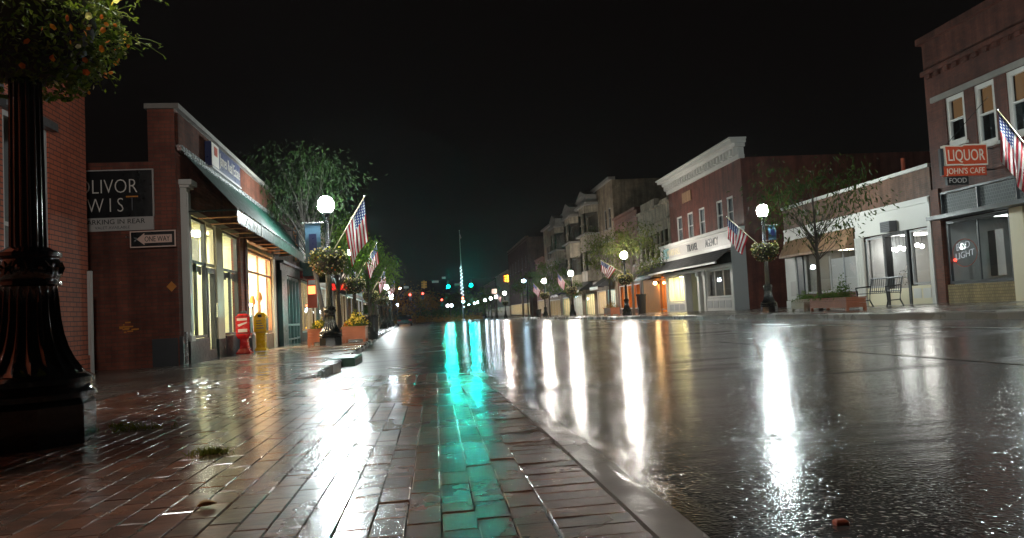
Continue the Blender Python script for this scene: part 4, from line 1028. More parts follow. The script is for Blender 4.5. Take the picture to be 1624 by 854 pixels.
b = MB(); b.box(p.x-.36, p.x+.36, p.y-.06, p.y+.06, 2.05, 2.38); b.build('box', M['signred'], t)
b = MB(); b.box(p.x-.33, p.x+.33, p.y-.066, p.y-.061, 2.08, 2.35); b.build('lit_face', emit('red_sign_glow', (1, .03, .02), .7), t)

# planters on the left pavement
def planter(lab, x0, x1, y0, y1, h, m, dz, plants, seed, name='planter', legs=True):
    rn = random.Random(seed); xm, ym = (x0+x1)/2, (y0+y1)/2; z = G(xm, ym)+dz
    t = thing(name, lab, 'planter', (xm, ym, z), 'wooden planters')
    b = MB(); n = 4; lz = .09
    for k in range(n):
        q0 = z+lz+(h-lz)*k/n; q1 = z+lz+(h-lz)*(k+1)/n-.006
        b.box(x0, x1, y0, y0+.03, q0, q1); b.box(x0, x1, y1-.03, y1, q0, q1); b.box(x0, x0+.03, y0+.03, y1-.03, q0, q1); b.box(x1-.03, x1, y0+.03, y1-.03, q0, q1)
    b.box(x0-.02, x1+.02, y0-.02, y0+.05, z+h, z+h+.03); b.box(x0-.02, x1+.02, y1-.05, y1+.02, z+h, z+h+.03); b.box(x0-.02, x0+.05, y0+.05, y1-.05, z+h, z+h+.03); b.box(x1-.05, x1+.02, y0+.05, y1-.05, z+h, z+h+.03)
    b.build('box', m, t)
    for a, c in ((x0, y0), (x1-.07, y0), (x0, y1-.07), (x1-.07, y1-.07)):
        b = MB(); b.box(a-.004, a+.074, c-.004, c+.074, z-.01, z+lz+.1); b.build('leg', m, t)
    b = MB(); b.box(x0+.03, x1-.03, y0+.03, y1-.03, z+h-.08, z+h-.03); b.build('soil', M['soil'], t)
    for pi, (px, py, w_, ph, lm, fm, nf) in enumerate(plants):
        b = MB()
        for i in range(520):
            q = Vector((rn.gauss(0, 1), rn.gauss(0, 1), 0))*w_*.45
            zz = abs(rn.gauss(.4, .3))*ph*(1-min(.8, q.length/w_*.6)); b.leaf((px+q.x, py+q.y, z+h-.03+zz), rn.uniform(.05, .1), 0, .4, rn=rn)
        if not nf: tag(b.build('potted_plant', lm, at=(px, py, z+h-.03)), lab_pl[seed][pi], 'plant')
        if nf:
            p = thing('potted_plant', lab_pl[seed][pi], 'plant', (px, py, z+h-.03)); b.build('foliage', lm, p)
            b = MB()
            for i in range(nf):
                q = Vector((rn.gauss(0, 1), rn.gauss(0, 1), 0))*w_*.42; b.flower((px+q.x, py+q.y, z+h+abs(rn.gauss(.55, .2))*ph*(1-min(.7, q.length/w_*.5))), .035, 0, rn)
            b.build('blossoms', fm, p)
    return t
lab_pl = {1: ['yellow mums crowding the right end of the orange planter', 'low orange flowers at the left end of the orange planter'],
          2: ['golden foliage spilling over the small planter behind the lamp post'],
          3: ['leafy shrub in the pale planter below the thin tree'], 4: ['spiky dark shrub in the rust red planter near the bench', 'low green plant at the trunk of the thin tree'],
          5: ['red brown plants in the planter at the lamp before the orange doorway']}
planter('long orange planter box right of the lamp on the left pavement', -2.62, -1.98, 22.4, 23.2, .42, M['planter'], 0, [(-2.25, 22.8, .34, .55, M['leaf_y'], M['petal_y'], 110), (-2.5, 22.8, .15, .2, M['leaf_o'], M['petal_o'], 30)], 1)
planter('small orange planter box left of the lamp on the left pavement', -3.45, -2.98, 21.6, 22.3, .42, M['planter'], 0, [(-3.15, 21.9, .24, .35, M['leaf_y'], M['petal_y'], 60)], 2)
planter('pale wooden planter on the right pavement by the thin tree', 11.75, 12.35, 24.0, 24.9, .36, M['planter_pale'], .02, [(12.05, 24.4, .4, .4, M['leaf'], None, 0)], 3)
planter('rust red wooden planter by the bench on the right pavement', 11.75, 12.35, 21.4, 23.6, .36, M['planter'], .02, [(12.05, 22.1, .3, .75, M['leaf'], None, 0), (12.05, 23.0, .45, .35, M['leaf'], None, 0)], 4)
planter('red brown planter at the foot of the lamp before the orange doorway', 11.4, 12.0, 50.2, 52.2, .5, M['planter'], .02, [(11.7, 51.2, .5, .6, M['leaf_o'], None, 0)], 5)
def bin_(lab, x, y, r, h, dz=0):
    z = G(x, y)+dz; t = thing('rubbish_bin', lab, 'bin', (x, y, z), 'black rubbish bins')
    b = MB(); b.lathe([(r*.78, 0), (r*.80, .03), (r, h*.9), (r*1.06, h*.92), (r*1.06, h), (r*.9, h), (r*.85, h*.8)], x, y, 28, z0=z, flute=28, depth=.03); b.build('drum', M['black'], t, True)
    b = MB(); b.lathe([(r*.86, h*.8), (r*.86, h*.82)], x, y, 24, z0=z); b.build('liner', M['charcoal'], t)
bin_('black rubbish bin beside the kerb behind the orange planter', -2.05, 25.2, .28, .78)
bin_('black rubbish bin by the flat headed lamp on the right', 10.9, 82, .3, .85, .02)
bin_('tall black bin between the lamp and the navy awning', 13.6, 50.6, .32, 1.3, .02)
# bench
def bench(lab, x, y, dz, rz):
    t = thing('bench', lab, 'bench', (0, 0, 0), 'iron benches')
    b = MB()
    for k in range(6): b.box(-.75, .75, -.20+k*.075, -.145+k*.075, .43, .455)
    b.build('seat', M['darkmetal'], t); b = MB()
    for k in range(15): b.tube([(-.72+k*.103, .27, .46), (-.72+k*.103, .36, .90)], .012, 5)
    b.tube([(-.76, .365, .92), (.76, .365, .92)], .025, 6); b.tube([(-.76, .27, .5), (.76, .27, .5)], .018, 6); b.build('backrest', M['darkmetal'], t)
    for s_ in (-.72, .72):
        b = MB(); b.tube([(s_, -.26, .0), (s_, -.20, .2), (s_, -.22, .44), (s_, -.26, .64), (s_, .1, .66), (s_, .33, .68)], .024, 6); b.tube([(s_, .36, .0), (s_, .24, .22), (s_, .27, .46), (s_, .37, .92)], .024, 6); b.tube([(s_, -.21, .2), (s_, .25, .22)], .016, 5); b.build('side_frame', M['darkmetal'], t, True)
    t.location = g3(x, y, dz); t.rotation_euler = (0, 0, rz); return t
bench('black iron bench facing the street before the white shopfront', 14.2, 23.9, .02, -PI/2+.12)

# ------------------------------------------------------------------ RIGHT ROW
# liquor store building
lq = thing('brick_building', 'tall red brick building with a liquor storefront at the right edge', 'building', R(17, 0, .3))
UPW = [(21.58, 22.45, 5.18, 6.66), (20.32, 21.15, 4.87, 6.66), (18.9, 19.86, 4.87, 6.66), (17.4, 18.4, 4.87, 6.66)]
b = MB(R); face_holes(b, 6, 23.35, Zg, 8.65, UPW+[(14.0, 22.98, Zg+.01, 3.76)], 0, .18); shell(b, 6, 23.35, Zg, 8.65, 16); b.build('wall', M['brick_liquor'], lq)
b = MB(R); b.box(5.9, 23.43, -.3, .16, 8.65, 8.85); b.box(6, 23.39, .003, .11, 7.62, 7.76)
for k in range(40): b.box(6.2+k*.43, 6.4+k*.43, .003, .09, 7.48, 7.615)
b.build('cornice', M['brick_liquor'], lq)
b = MB(R); b.box(6, 23.05, .003, .07, 6.67, 6.84); b.build('stone_lintel', M['coping'], lq)
b = MB(R); b.box(22.985, 23.40, .003, .09, Zg, 3.95); b.build('brick_pier', M['brick_light'], lq)
warmpane = emit('curtained_lit_pane', (1, .55, .24), .07)
for i, (a, c, z0, z1) in enumerate(UPW):
    w = window(R, lq, a, c, z0, z1, M['white'], M['glass_dark'], -.08, .13, False, True, 'sash_window')
    q = MB(R); q.box(a+.13, c-.13, -.12, -.04, (z0+z1)/2-.03, (z0+z1)/2+.03); q.build('meeting_rail', M['white'], w)
    q = MB(R); q.poly([(a+.1, -.2, (z0+z1)/2), (c-.1, -.2, (z0+z1)/2), (c-.1, -.2, z1-.1), (a+.1, -.2, z1-.1)]); q.build('blind', warmpane if i < 3 else M['int_grey'], w)
    q = MB(R); q.poly([(a+.1, -.35, z0), (c-.1, -.35, z0), (c-.1, -.35, z1), (a+.1, -.35, z1)]); q.build('dark_room', M['charcoal'], w)
b = MB(R); b.box(18.2, 22.96, -.16, -.12, 3.05, 3.74)
tr = b.build('transom_panel', M['signgreyd'], lq)
trm = brickmat('glass_block_grid', (.10, .115, .12), (.085, .10, .105), (.22, .23, .23), .10, .10, .5, .01, .2)
b = MB(R); b.box(18.22, 22.94, -.10, -.065, 3.06, 3.73); b.build('glass_blocks', trm, tr)
b = MB(R); b.box(18.2, 22.98, -.05, .05, 3.74, 3.80)
for u in (18.2, 19.75, 21.3, 22.93): b.box(u, u+.05, -.05, .045, 3.05, 3.74)
b.build('transom_frame', M['charcoal'], tr)
b = MB(R); b.box(18.0, 23.0, .0, .55, 2.93, 3.05); b.build('canopy_ledge', M['charcoal'], lq)
w = window(R, lq, 20.15, 22.9, .92, 2.88, M['charcoal'], M['glass_dull'], -.06, .09, False, False, 'shop_window', 1)
b = MB(R); b.box(20.1, 22.95, -.1, .04, Zg, .90); b.build('tile_base', M['tile'], lq)
b = MB(R); b.box(19.6, 20.1, -.1, .05, Zg, 2.93); b.build('cream_pier', M['cream'], lq)
b = MB(R); b.box(18.7, 19.55, -.5, -.44, Zg, 2.6); d = b.build('door', M['charcoal'], lq)
b = MB(R); b.box(18.85, 19.4, -.435, -.43, 1.2, 2.4); b.build('door_pane', M['glass_dark'], d)
b = MB(R); b.box(14.0, 18.65, -.1, .03, Zg, 2.93); b.build('shop_front', M['charcoal'], lq)
r3 = room(R, lq, 20.12, 22.95, .5, 2.93, 2.0, M['int_grey'], emit('back_room_lamp', (.9, 1, .95), 5), -.2, None, 1)
b = MB(R); b.box(20.6, 21.5, -1.5, -1.4, .9, 2.4); b.box(22.0, 22.5, -1.2, -1.1, 1.1, 2.5)
tag(b.build('fridge', M['charcoal'], at=R(21, -1.4, .9)), 'dark fridge cabinets inside the liquor shop window', 'cabinet')
b = MB(R); b.box(21.05, 21.38, -.5, -.48, 1.1, 2.45)
tag(b.build('notice_board', M['signgrey'], at=R(21.2, -.5, 1.8)), 'tall pale panel standing inside the liquor shop window', 'panel')
t = thing('window_sign', 'slanted BUD LIGHT sign with an oval ring inside the liquor shop window', 'sign', R(22.2, -.12, 1.9))
upv = Vector((0, 0, 1)); rv = Vector((0, -1, .12))
text('lettering', 'BUD', .30, R(22.62, -.12, 1.93), rv, upv, emit('pale_neon', (.8, .85, .9), .22), t, .004, .62)
text('lettering', 'LIGHT', .28, R(22.68, -.12, 1.66), rv, upv, emit('pale_neon', (.8, .85, .9), .22), t, .004, .85)
b = MB(); pts = []
for k in range(33): a = 2*PI*k/32; pts.append(R(22.27+.55*math.cos(a), -.125, 1.85+.42*math.sin(a)))
b.tube(pts, .010, 5, cap=False); b.build('oval_ring', M['signred'], t)
b = MB(R); b.sphere(R(22.72, -.12, 1.66), .05, 10); b.build('red_light', emit('red_dot', (1, .05, .03), 2.5), t, True)
# projecting liquor sign
t = thing('liquor_sign', 'red projecting sign reading LIQUOR above a cafe and food panel', 'sign', (15.2, 20.55, 4.4))
y0 = 20.5
b = MB(); ol = [(14.48, 4.82), (15.02, 4.80), (15.08, 4.835), (15.78, 4.835), (15.77, 4.235), (15.05, 4.225), (15.0, 4.245), (14.50, 4.245)]
def prism(b, ol, ya, yb, mi=0):
    n = len(ol); b.add([(x, ya, z) for x, z in ol]+[(x, yb, z) for x, z in ol], [tuple(range(n)), tuple(range(n, 2*n))[::-1]]+[(i, (i+1) % n, (i+1) % n+n, i+n) for i in range(n)], mi)
prism(b, ol, y0, y0+.16); b.build('cabinet', M['signcream'], t)
b = MB(); cx_, cz_ = 15.13, 4.53; prism(b, [(cx_+(x-cx_)*.95, cz_+(z-cz_)*.88) for x, z in ol], y0-.006, y0-.001); b.build('red_face', M['signred'], t)
text('lettering', 'LIQUOR', .46, W(14.58, y0-.012, 4.37), (1, 0, 0), (0, 0, 1), M['signcream'], t, .006, 1.1)
b = MB(); b.box(14.44, 15.72, y0+.02, y0+.14, 3.94, 4.225); b.build('cafe_panel', M['signred'], t)
text('lettering', "JOHN'S CAFE", .24, W(14.5, y0+.012, 4.0), (1, 0, 0), (0, 0, 1), M['signcream'], t, .005, 1.16)
b = MB(); b.box(14.52, 15.16, y0+.03, y0+.12, 3.70, 3.93); b.build('food_panel', M['signblack'], t)
text('lettering', 'FOOD', .20, W(14.58, y0+.024, 3.75), (1, 0, 0), (0, 0, 1), M['signgrey'], t, .004, .52)
b = MB(); b.tube([(15.7, y0+.08, 4.7), (16.0, y0+.08, 4.7)], .025, 6); b.tube([(15.7, y0+.08, 4.1), (16.0, y0+.08, 4.1)], .025, 6); b.tube([(14.6, y0+.08, 4.84), (16, y0+.08, 6.2)], .01, 5); b.build('wall_bracket', M['darkmetal'], t)
b = MB(); b.box(14.38, 14.47, y0+.03, y0+.13, 3.98, 4.74); b.build('side_housing', M['charcoal'], t)

# one storey white shopfront
ws = thing('white_shopfront', 'single storey shop with white fascia and a copper brown canopy', 'building', R(28.8, 0, .3))
b = MB(R); face_holes(b, 23.45, 34.1, Zg, 4.72, [(23.62, 33.1, Zg+.01, 3.72)], 0, .16); shell(b, 23.45, 34.1, Zg, 4.72, 18); b.build('wall', M['brick_brown'], ws)
b = MB(R); b.box(23.42, 34.14, -.35, .08, 4.72, 4.84); b.build('coping', M['white'], ws)
b = MB(R); b.box(23.5, 28.05, .003, .06, 2.84, 3.74); b.box(23.5, 28.1, .06, .12, 3.60, 3.76); b.box(28.05, 34.05, .003, .05, 3.30, 3.72); b.box(23.5, 34.1, .004, .055, 3.725, 3.80); b.build('fascia', M['white'], ws)
b = MB(R); b.box(23.47, 23.66, .005, .10, Zg, 3.74); b.build('pilaster', M['white'], ws)
for u in (27.62, 27.8, 27.98):
    b = MB(); b.lathe([(.075, Zg), (.075, 2.80), (.10, 2.84)], 16-.06, u, 14); b.build('column', M['white'], ws, True)
b = MB(R); b.box(33.1, 34.08, .003, .07, .62, 3.30); b.box(33.06, 34.1, .003, .11, Zg, .60); b.build('white_pier', M['white'], ws)
b = MB(R); b.box(33.15, 33.62, .071, .09, .80, 1.45); b.build('meter_box', M['signgrey'], ws)
b = MB(R); b.poly([(28.15, .06, 3.30), (33.9, .06, 3.30), (33.9, .42, 2.62), (28.15, .42, 2.62)]); b.box(28.15, 33.9, .06, .42, 2.52, 2.615)
for u in (28.15, 33.9): b.poly([(u, .06, 3.30), (u, .42, 2.62), (u, .06, 2.62)])
b.build('canopy', M['copperwood'], ws)
b = MB(R); b.box(32.5, 33.08, -.3, .02, Zg, 2.6); b.build('dark_pier', M['charcoal'], ws)
w = window(R, ws, 28.15, 32.45, .88, 2.60, M['grey'], M['glass_dark'], -.06, .07, False, False, 'shop_window', 3)
b = MB(R)
for a, c in ((28.3, 29.25), (29.32, 30.25)): b.box(a, c, -.12, -.10, .96, 2.22)
b.build('roller_blind', M['signwhite'], w)
b = MB(R); b.box(28.2, 32.4, -.1, .05, Zg, .86); b.build('bulkhead', M['brick_light'], ws)
window(R, ws, 26.32, 27.48, .95, 2.78, M['grey'], M['glass'], -.06, .06, False, False, 'shop_window')
for q in ((26.32, 27.5), (23.68, 24.80)): b = MB(R); b.box(*q, -.1, .03, Zg, .94); b.build('bulkhead', M['cream'], ws)
b = MB(R)
for u in (23.78, 24.30): b.box(u, u+.42, .031, .04, .52, .85)
b.build('bulkhead_panel', M['white'], ws)
w = window(R, ws, 23.70, 24.78, .98, 2.80, M['grey'], M['glass'], -.06, .06, False, False, 'shop_window')
b = MB(R); b.box(24.82, 24.96, -.2, .05, Zg, 2.84); b.box(26.14, 26.28, -.2, .05, Zg, 2.84); b.box(24.96, 26.14, -.2, .05, 2.72, 2.84); d = b.build('dark_doorway', M['signblack'], ws)
b = MB(R); b.poly([(24.96, -.12, .9), (26.14, -.12, .9), (26.14, -.12, 2.72), (24.96, -.12, 2.72)]); b.build('door_pane', M['glass_dark'], d)
b = MB(R); b.box(24.97, 26.13, -.15, .0, Zg, .88); b.build('door_base', M['cream'], d)
b = MB(R); b.bbox(25.34, 25.90, .06, .34, 2.86, 3.22, .01, 0); q = b.build('air_conditioner', M['signgreyd'], ws)
b = MB(R)
for k in range(5): b.box(25.38, 25.86, .341, .35, 2.90+k*.06, 2.93+k*.06)
b.build('grille', M['charcoal'], q)
lampR = emit('strip_shop_lamp', (1, .98, .9), 8)
room(R, ws, 23.66, 27.55, .2, 2.84, 2.6, M['int_grey'], lampR, -.24, M['goods'], 2, .3)
room(R, ws, 28.1, 32.5, .3, 2.7, 2.2, M['int_grey'], emit('cafe_bulb', (1, .85, .6), 10), -.28, None, 2, .15)
for k, (u, z) in enumerate(((27.2, 2.33), (27.0, 2.30), (26.8, 2.36), (26.55, 2.3), (25.75, 2.36), (25.5, 2.3))):
    t = thing('pendant_lamp', 'bright pendant bulb in the cluster behind the white shop windows', 'lamp', R(u, -.9, z), 'pendant bulbs in the white shop')
    b = MB(); b.sphere(R(u, -.9, z), .075, 10); b.build('bulb', emit('pendant_bulb', (1, .97, .9), 22), t, True)
    b = MB(); b.tube([R(u, -.9, z+.07), R(u, -.9, 2.83)], .008, 5); b.build('cord', M['darkmetal'], t)
# wire bicycle display in dark door window
t = thing('wheel_display', 'pale wire wheels shown behind the dark shop door', 'display', R(25.6, -.35, 1.2))
for uc, rr, zc in ((25.85, .26, 1.25), (25.35, .26, 1.3)):
    b = MB(); b.tube([R(uc+rr*math.cos(2*PI*k/24), -.35, zc+rr*math.sin(2*PI*k/24)) for k in range(25)], .012, 5, cap=False)
    for k in range(8): b.tube([R(uc, -.35, zc), R(uc+rr*math.cos(2*PI*k/8), -.35, zc+rr*math.sin(2*PI*k/8))], .004, 4)
    b.build('wheel', M['steel'], t)
b = MB(); b.tube([R(25.85, -.35, 1.25), R(25.6, -.35, 1.65), R(25.35, -.35, 1.3), R(25.62, -.35, 1.25), R(25.85, -.35, 1.25)], .014, 5); b.build('tube_frame', M['signwhite'], t)
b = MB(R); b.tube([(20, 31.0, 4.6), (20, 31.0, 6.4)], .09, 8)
tag(b.build('vent_pipe', M['terracotta'], at=(20, 31, 4.6)), 'thin vent pipe coloured as orange lit rising from the white shop roof', 'pipe')  # clay orange stands in for orange light on the pipe

# travel agency
ta = thing('travel_agency', 'two storey red brick travel agency with a white bracketed cornice', 'building', R(44.8, 0, .15))
TU0, TU1 = 38.55, 51.0
TW = [(48.85-.35, 49.2+.35, 4.68, 6.32), (46.75-.35, 47.05+.35, 4.68, 6.32), (44.65-.35, 44.95+.35, 4.68, 6.32), (41.5-.05, 42.35+.02, 4.68, 6.32), (39.95-.05, 40.75+.05, 4.68, 6.32)]
b = MB(R); face_holes(b, TU0, TU1, Zg, 8.1, TW+[(38.9, 50.7, Zg+.01, 3.4)], 0, .15); shell(b, TU0, TU1, Zg, 8.1, 20); b.build('wall', M['brick_travel'], ta)
b = MB(R); b.box(TU0-.1, TU1+.1, -.2, .12, 8.05, 8.25); b.box(TU0-.25, TU1+.25, -.2, .35, 8.62, 8.80); b.box(TU0-.4, TU1+.4, -.2, .62, 8.80, 8.98); b.box(TU0-.48, TU1+.48, -.2, .72, 8.98, 9.06); b.box(TU0-.05, TU1+.05, -.2, .08, 8.25, 8.62)
cor = b.build('cornice', M['white'], ta)
for k in range(27):
    u = TU0+.1+k*.468; b = MB(R); b.box(u, u+.2, .085, .30, 8.30, 8.615); b.box(u+.03, u+.17, .085, .18, 8.26, 8.30); b.build('bracket', M['white'], cor)
b = MB(R); b.box(46.4, 48.1, .003, .05, 7.05, 7.68); b.build('date_panel', M['copperwood'], ta)
for a, c, z0, z1 in TW:
    window(R, ta, a, c, z0, z1, M['white'], M['glass_dark'], -.06, .09, True, True, 'sash_window')
    b = MB(R); b.poly([(a, -.16, z0), (c, -.16, z0), (c, -.16, z1), (a, -.16, z1)]); b.build('blind', M['int_grey'], ta)
FO = .75
b = MB(R); b.box(38.62, 51.05, .003, FO-.02, 3.58, 4.38); b.box(38.55, 51.15, .003, FO+.10, 4.38, 4.55); b.box(38.6, 51.1, .003, FO+.03, 3.48, 3.58); b.box(50.6, 51.05, FO-.02, FO+.02, 3.58, 4.38)
band = b.build('sign_band', M['white'], ta)
b = MB(R); b.box(49.3, 50.55, FO-.015, FO+.004, 3.66, 4.30); b.build('teal_panel', M['signteal'], band)
b = MB(R); b.box(38.75, 49.28, FO-.016, FO+.002, 3.66, 4.30); b.build('pale_panel', M['signgrey'], band)
rvR = (0, -1, 0)
text('lettering', 'MARSHALL', .60, R(49.6, FO+.012, 3.80), rvR, (0, 0, 1), M['cream'], band, .012, 2.7)
text('lettering', 'TRAVEL', .62, R(45.6, FO+.012, 3.78), rvR, (0, 0, 1), M['charcoal'], band, .012, 1.9)
text('lettering', 'AGENCY', .62, R(42.4, FO+.012, 3.78), rvR, (0, 0, 1), M['charcoal'], band, .012, 2.0)
b = MB(R); b.poly([(38.62, FO, 3.47), (51.1, FO, 3.47), (51.1, 1.65, 2.78), (38.62, 1.65, 2.78)]); sl = b.build('shingle_awning', M['shingle'], ta)
b = MB(R); b.box(38.62, 51.1, 1.58, 1.68, 2.68, 2.775); b.build('white_eave', M['white'], sl)
b = MB(R); b.poly([(38.60, .0, Zg), (38.60, FO+.02, Zg), (38.60, FO+.02, 2.9), (38.60, FO+.0, 3.5), (38.60, 0, 3.5)]); b.box(38.605, 38.75, .003, FO, Zg, 3.46); b.build('grey_side_panel', M['grey'], ta)
b = MB(R); b.box(38.78, 51.0, .2, FO-.05, 2.50, 2.72)
for u in (38.8, 43.0, 44.0, 46.5, 50.2): b.box(u, u+.32, .3, FO-.04, Zg, 2.5)
for u in (43.02, 44.02): b.box(u-.05, u+.37, .28, FO+.02, 2.25, 2.5)
b.build('pilasters', M['white'], ta)
b = MB(R); b.box(39.12, 42.98, .3, FO-.08, Zg, .92); bu = b.build('bulkhead', M['white'], ta)
b = MB(R); b.box(46.82, 50.18, .3, FO-.08, Zg, .78); bu2 = b.build('bulkhead', M['white'], ta)
for k in range(4): b = MB(R); b.box(39.3+k*.92, 40.05+k*.92, FO-.08, FO-.06, .38, .78); b.build('bulkhead_panel', M['grey'], bu)
for k in range(3): b = MB(R); b.box(47.0+k*1.05, 47.85+k*1.05, FO-.08, FO-.06, .28, .66); b.build('bulkhead_panel', M['grey'], bu2)
window(R, ta, 39.14, 42.96, .94, 2.48, M['white'], M['glass'], FO-.16, .09, False, False, 'shop_window', 2)
window(R, ta, 46.84, 50.16, .80, 2.48, M['white'], M['glass'], FO-.16, .09, False, False, 'shop_window', 2)
b = MB(R); b.box(44.34, 46.48, -.3, -.22, Zg, 2.45); b.box(43.3, 43.98, .1, .16, Zg, 2.45); d = b.build('door', M['grey'], ta)
room(R, ta, 46.6, 50.5, .2, 2.5, 1.6, M['int_cream'], emit('yellow_shop_lamp', (1, .85, .45), 42), .4, M['goods2'], 2, .4)
room(R, ta, 39.0, 43.0, .2, 2.5, 1.8, M['int_grey'], emit('grey_shop_lamp', (1, .97, .9), 3.5), .4, M['goods'], 1, .2)
b = MB(R); b.box(39.4, 39.95, .2, .24, .95, 1.55)
tag(b.build('lit_card', emit('amber_card', (1, .62, .2), 1.6), at=R(39.7, .2, 1.2)), 'small amber lit display card in the right travel agency window', 'display')
# pale entry ramp of light coloured concrete
sheet('pavement', [(13.4, 22.4), (15.9, 23.0), (15.9, 25.0), (13.6, 25.2)], .024, M['kerb'])
sheet('pavement', [(14.2, 38.9), (15.2, 38.9), (15.2, 41.5), (14.2, 41.5)], .024, M['kerb'])

# pale two storey building
pb = thing('pale_building', 'pale stone two storey building with a navy awning left of the travel agency', 'building', R(55, 0, 0))
PW = [(55.3, 56.3, 3.95, 5.85), (56.5, 57.4, 3.95, 5.85), (57.6, 58.6, 3.95, 5.85), (51.6, 52.5, 4.0, 5.95), (52.7, 53.6, 4.0, 5.95), (53.8, 54.6, 4.0, 5.95)]
b = MB(R); face_holes(b, 51.1, 59.2, -1, 7.6, PW+[(51.4, 58.9, -.99, 2.7)], 0, .15); shell(b, 51.1, 59.2, -1, 7.6, 20); b.build('wall', M['stone'], pb)
b = MB(R); b.box(51.1, 59.2, -.3, .12, 7.6, 7.78); b.box(51.2, 53.2, -.28, .06, 7.78, 7.95); b.box(54.2, 58.0, -.28, .06, 7.78, 8.3); b.box(51.1, 59.2, .003, .10, 6.55, 6.68); b.build('parapet', M['stone'], pb)
for a, c, z0, z1 in PW: window(R, pb, a, c, z0, z1, M['stone'], M['glass_dark'], -.06, .07, True, True, 'sash_window')
b = MB(R); b.poly([(51.2, .02, 3.65), (58.4, .02, 3.65), (58.4, 1.5, 2.75), (51.2, 1.5, 2.75)]); b.poly([(51.2, 1.503, 2.75), (58.4, 1.503, 2.75), (58.4, 1.503, 2.5), (51.2, 1.503, 2.5)])
for u in (51.2, 58.4): b.poly([(u, .02, 3.65), (u, 1.5, 2.75), (u, .02, 2.75)])
b.build('awning', M['navy'], pb)
b = MB(R); b.box(54.6, 58.8, -.1, -.03, -.5, 2.6); b.build('boarded_front', M['int_orange'], pb)
window(R, pb, 51.5, 54.5, .3, 2.55, M['orangewood'], M['glass'], -.06, .09, False, False, 'shop_window', 2)
room(R, pb, 51.45, 54.55, .0, 2.7, 1.8, M['int_orange'], emit('amber_shop_lamp', (1, .6, .25), 22), -.2, M['goods2'], 2, .3)
t = thing('wall_light', 'small warm wall light under the navy awning', 'light', R(54.6, .1, 2.3)); b = MB(R); b.box(54.5, 54.7, .0, .15, 2.2, 2.4); b.build('bracket', M['charcoal'], t)
b = MB(); b.sphere(R(54.6, .25, 2.25), .12, 10); b.build('bulb', emit('orange_bulb', (1, .6, .25), 40), t, True)
# brick sliver
def right_block(name, lab, u0, u1, h, wallm, z0=-1.2, depth=20, nwin=2, rows=((3.9, 5.6),), shop=None, lampm=None, goods=None, awm=None, frame=None, shopw=None, cat='building'):
    r = thing(name, lab, cat, R((u0+u1)/2, 0, 0)); gz = G(16, (u0+u1)/2)
    ups = []
    for (a, c) in rows:
        for k in range(nwin): uc = u0+(u1-u0)*(k+.5)/nwin; ups.append((uc-.45, uc+.45, a, c))
    b = MB(R); shh = (u0+.4, u1-.4, gz+.35, gz+2.35)
    face_holes(b, u0, u1, z0, h, ups+([shh] if shop else []), 0, .16); shell(b, u0, u1, z0, h, depth); b.build('wall', wallm, r)
    b = MB(R); b.box(u0, u1, -.3, .18, h, h+.22); b.box(u0, u1, .003, .1, h-.5, h-.38); b.build('cornice', wallm if wallm is not M['brick_dark'] else M['brick_brown'], r)
    for a, c, q0, q1 in ups: window(R, r, a, c, q0, q1, frame or M['coping'], M['glass_dark'], -.06, .07, True, True, 'sash_window')
    if shop:
        window(R, r, *shh, M['white'], M['glass'], -.06, .08, False, False, 'shop_window', max(1, int((u1-u0)/1.6)))
        room(R, r, u0+.35, u1-.35, gz+.1, gz+2.6, 1.8, shop, lampm, -.2, goods, max(1, int((u1-u0)/4)), .35)
    if awm:
        b = MB(R); b.poly([(u0+.2, .02, gz+3.3), (u1-.2, .02, gz+3.3), (u1-.2, 1.3, gz+2.55), (u0+.2, 1.3, gz+2.55)]); b.poly([(u0+.2, 1.303, gz+2.55), (u1-.2, 1.303, gz+2.55), (u1-.2, 1.303, gz+2.3), (u0+.2, 1.303, gz+2.3)])
        for u in (u0+.2, u1-.2): b.poly([(u, .02, gz+3.3), (u, 1.3, gz+2.55), (u, .02, gz+2.55)])
        b.build('awning', awm, r)
    return r
orl = emit('orange_room_lamp', (1, .5, .12), 45)
right_block('brick_building', 'narrow orange brick building with a glowing orange doorway', 59.4, 67.0, 8.2, M['brick_light'], shop=M['int_orange'], lampm=orl, goods=M['int_orange'], nwin=2)
# bay windowed Victorian
vb = thing('bay_window_building', 'three storey buff building with stacked bay windows and gabled bays', 'building', R(89, 0, -.3))
b = MB(R); sh = [(68.2, 71.2, .0, 2.3), (72, 76, .0, 2.3), (77.5, 82, -.1, 2.2), (84, 89, -.1, 2.2), (91, 97, -.2, 2.1), (99, 108, -.3, 2.0)]
vw = [(68.2, 69.1, 7.8, 9.6), (69.9, 70.8, 7.8, 9.6), (68.2, 69.1, 4.2, 5.9), (69.9, 70.8, 4.2, 5.9)]+[(u, u+1.1, z, z+1.9) for u in (100.5, 102.6, 104.7, 106.8) for z in (4.0, 7.6)]
face_holes(b, 67.1, 111, -1.5, 11.9, sh+vw, 0, .16); shell(b, 67.1, 111, -1.5, 11.9, 22); b.build('wall', M['stone2'], vb)
b = MB(R); b.box(67.0, 111.1, -.3, .35, 11.9, 12.15); b.box(67.1, 111, .003, .14, 6.6, 6.75); b.box(67.1, 111, .003, .2, 3.0, 3.3); b.build('cornice', M['coping'], vb)
for q in vw: window(R, vb, *q, M['coping'], M['glass_dark'], -.06, .08, True, True, 'sash_window')
shopl = [emit('white_front_lamp', (.9, 1, 1), 14), emit('yellow_front_lamp', (1, .85, .5), 26), emit('warm_front_lamp', (1, .75, .45), 14)]
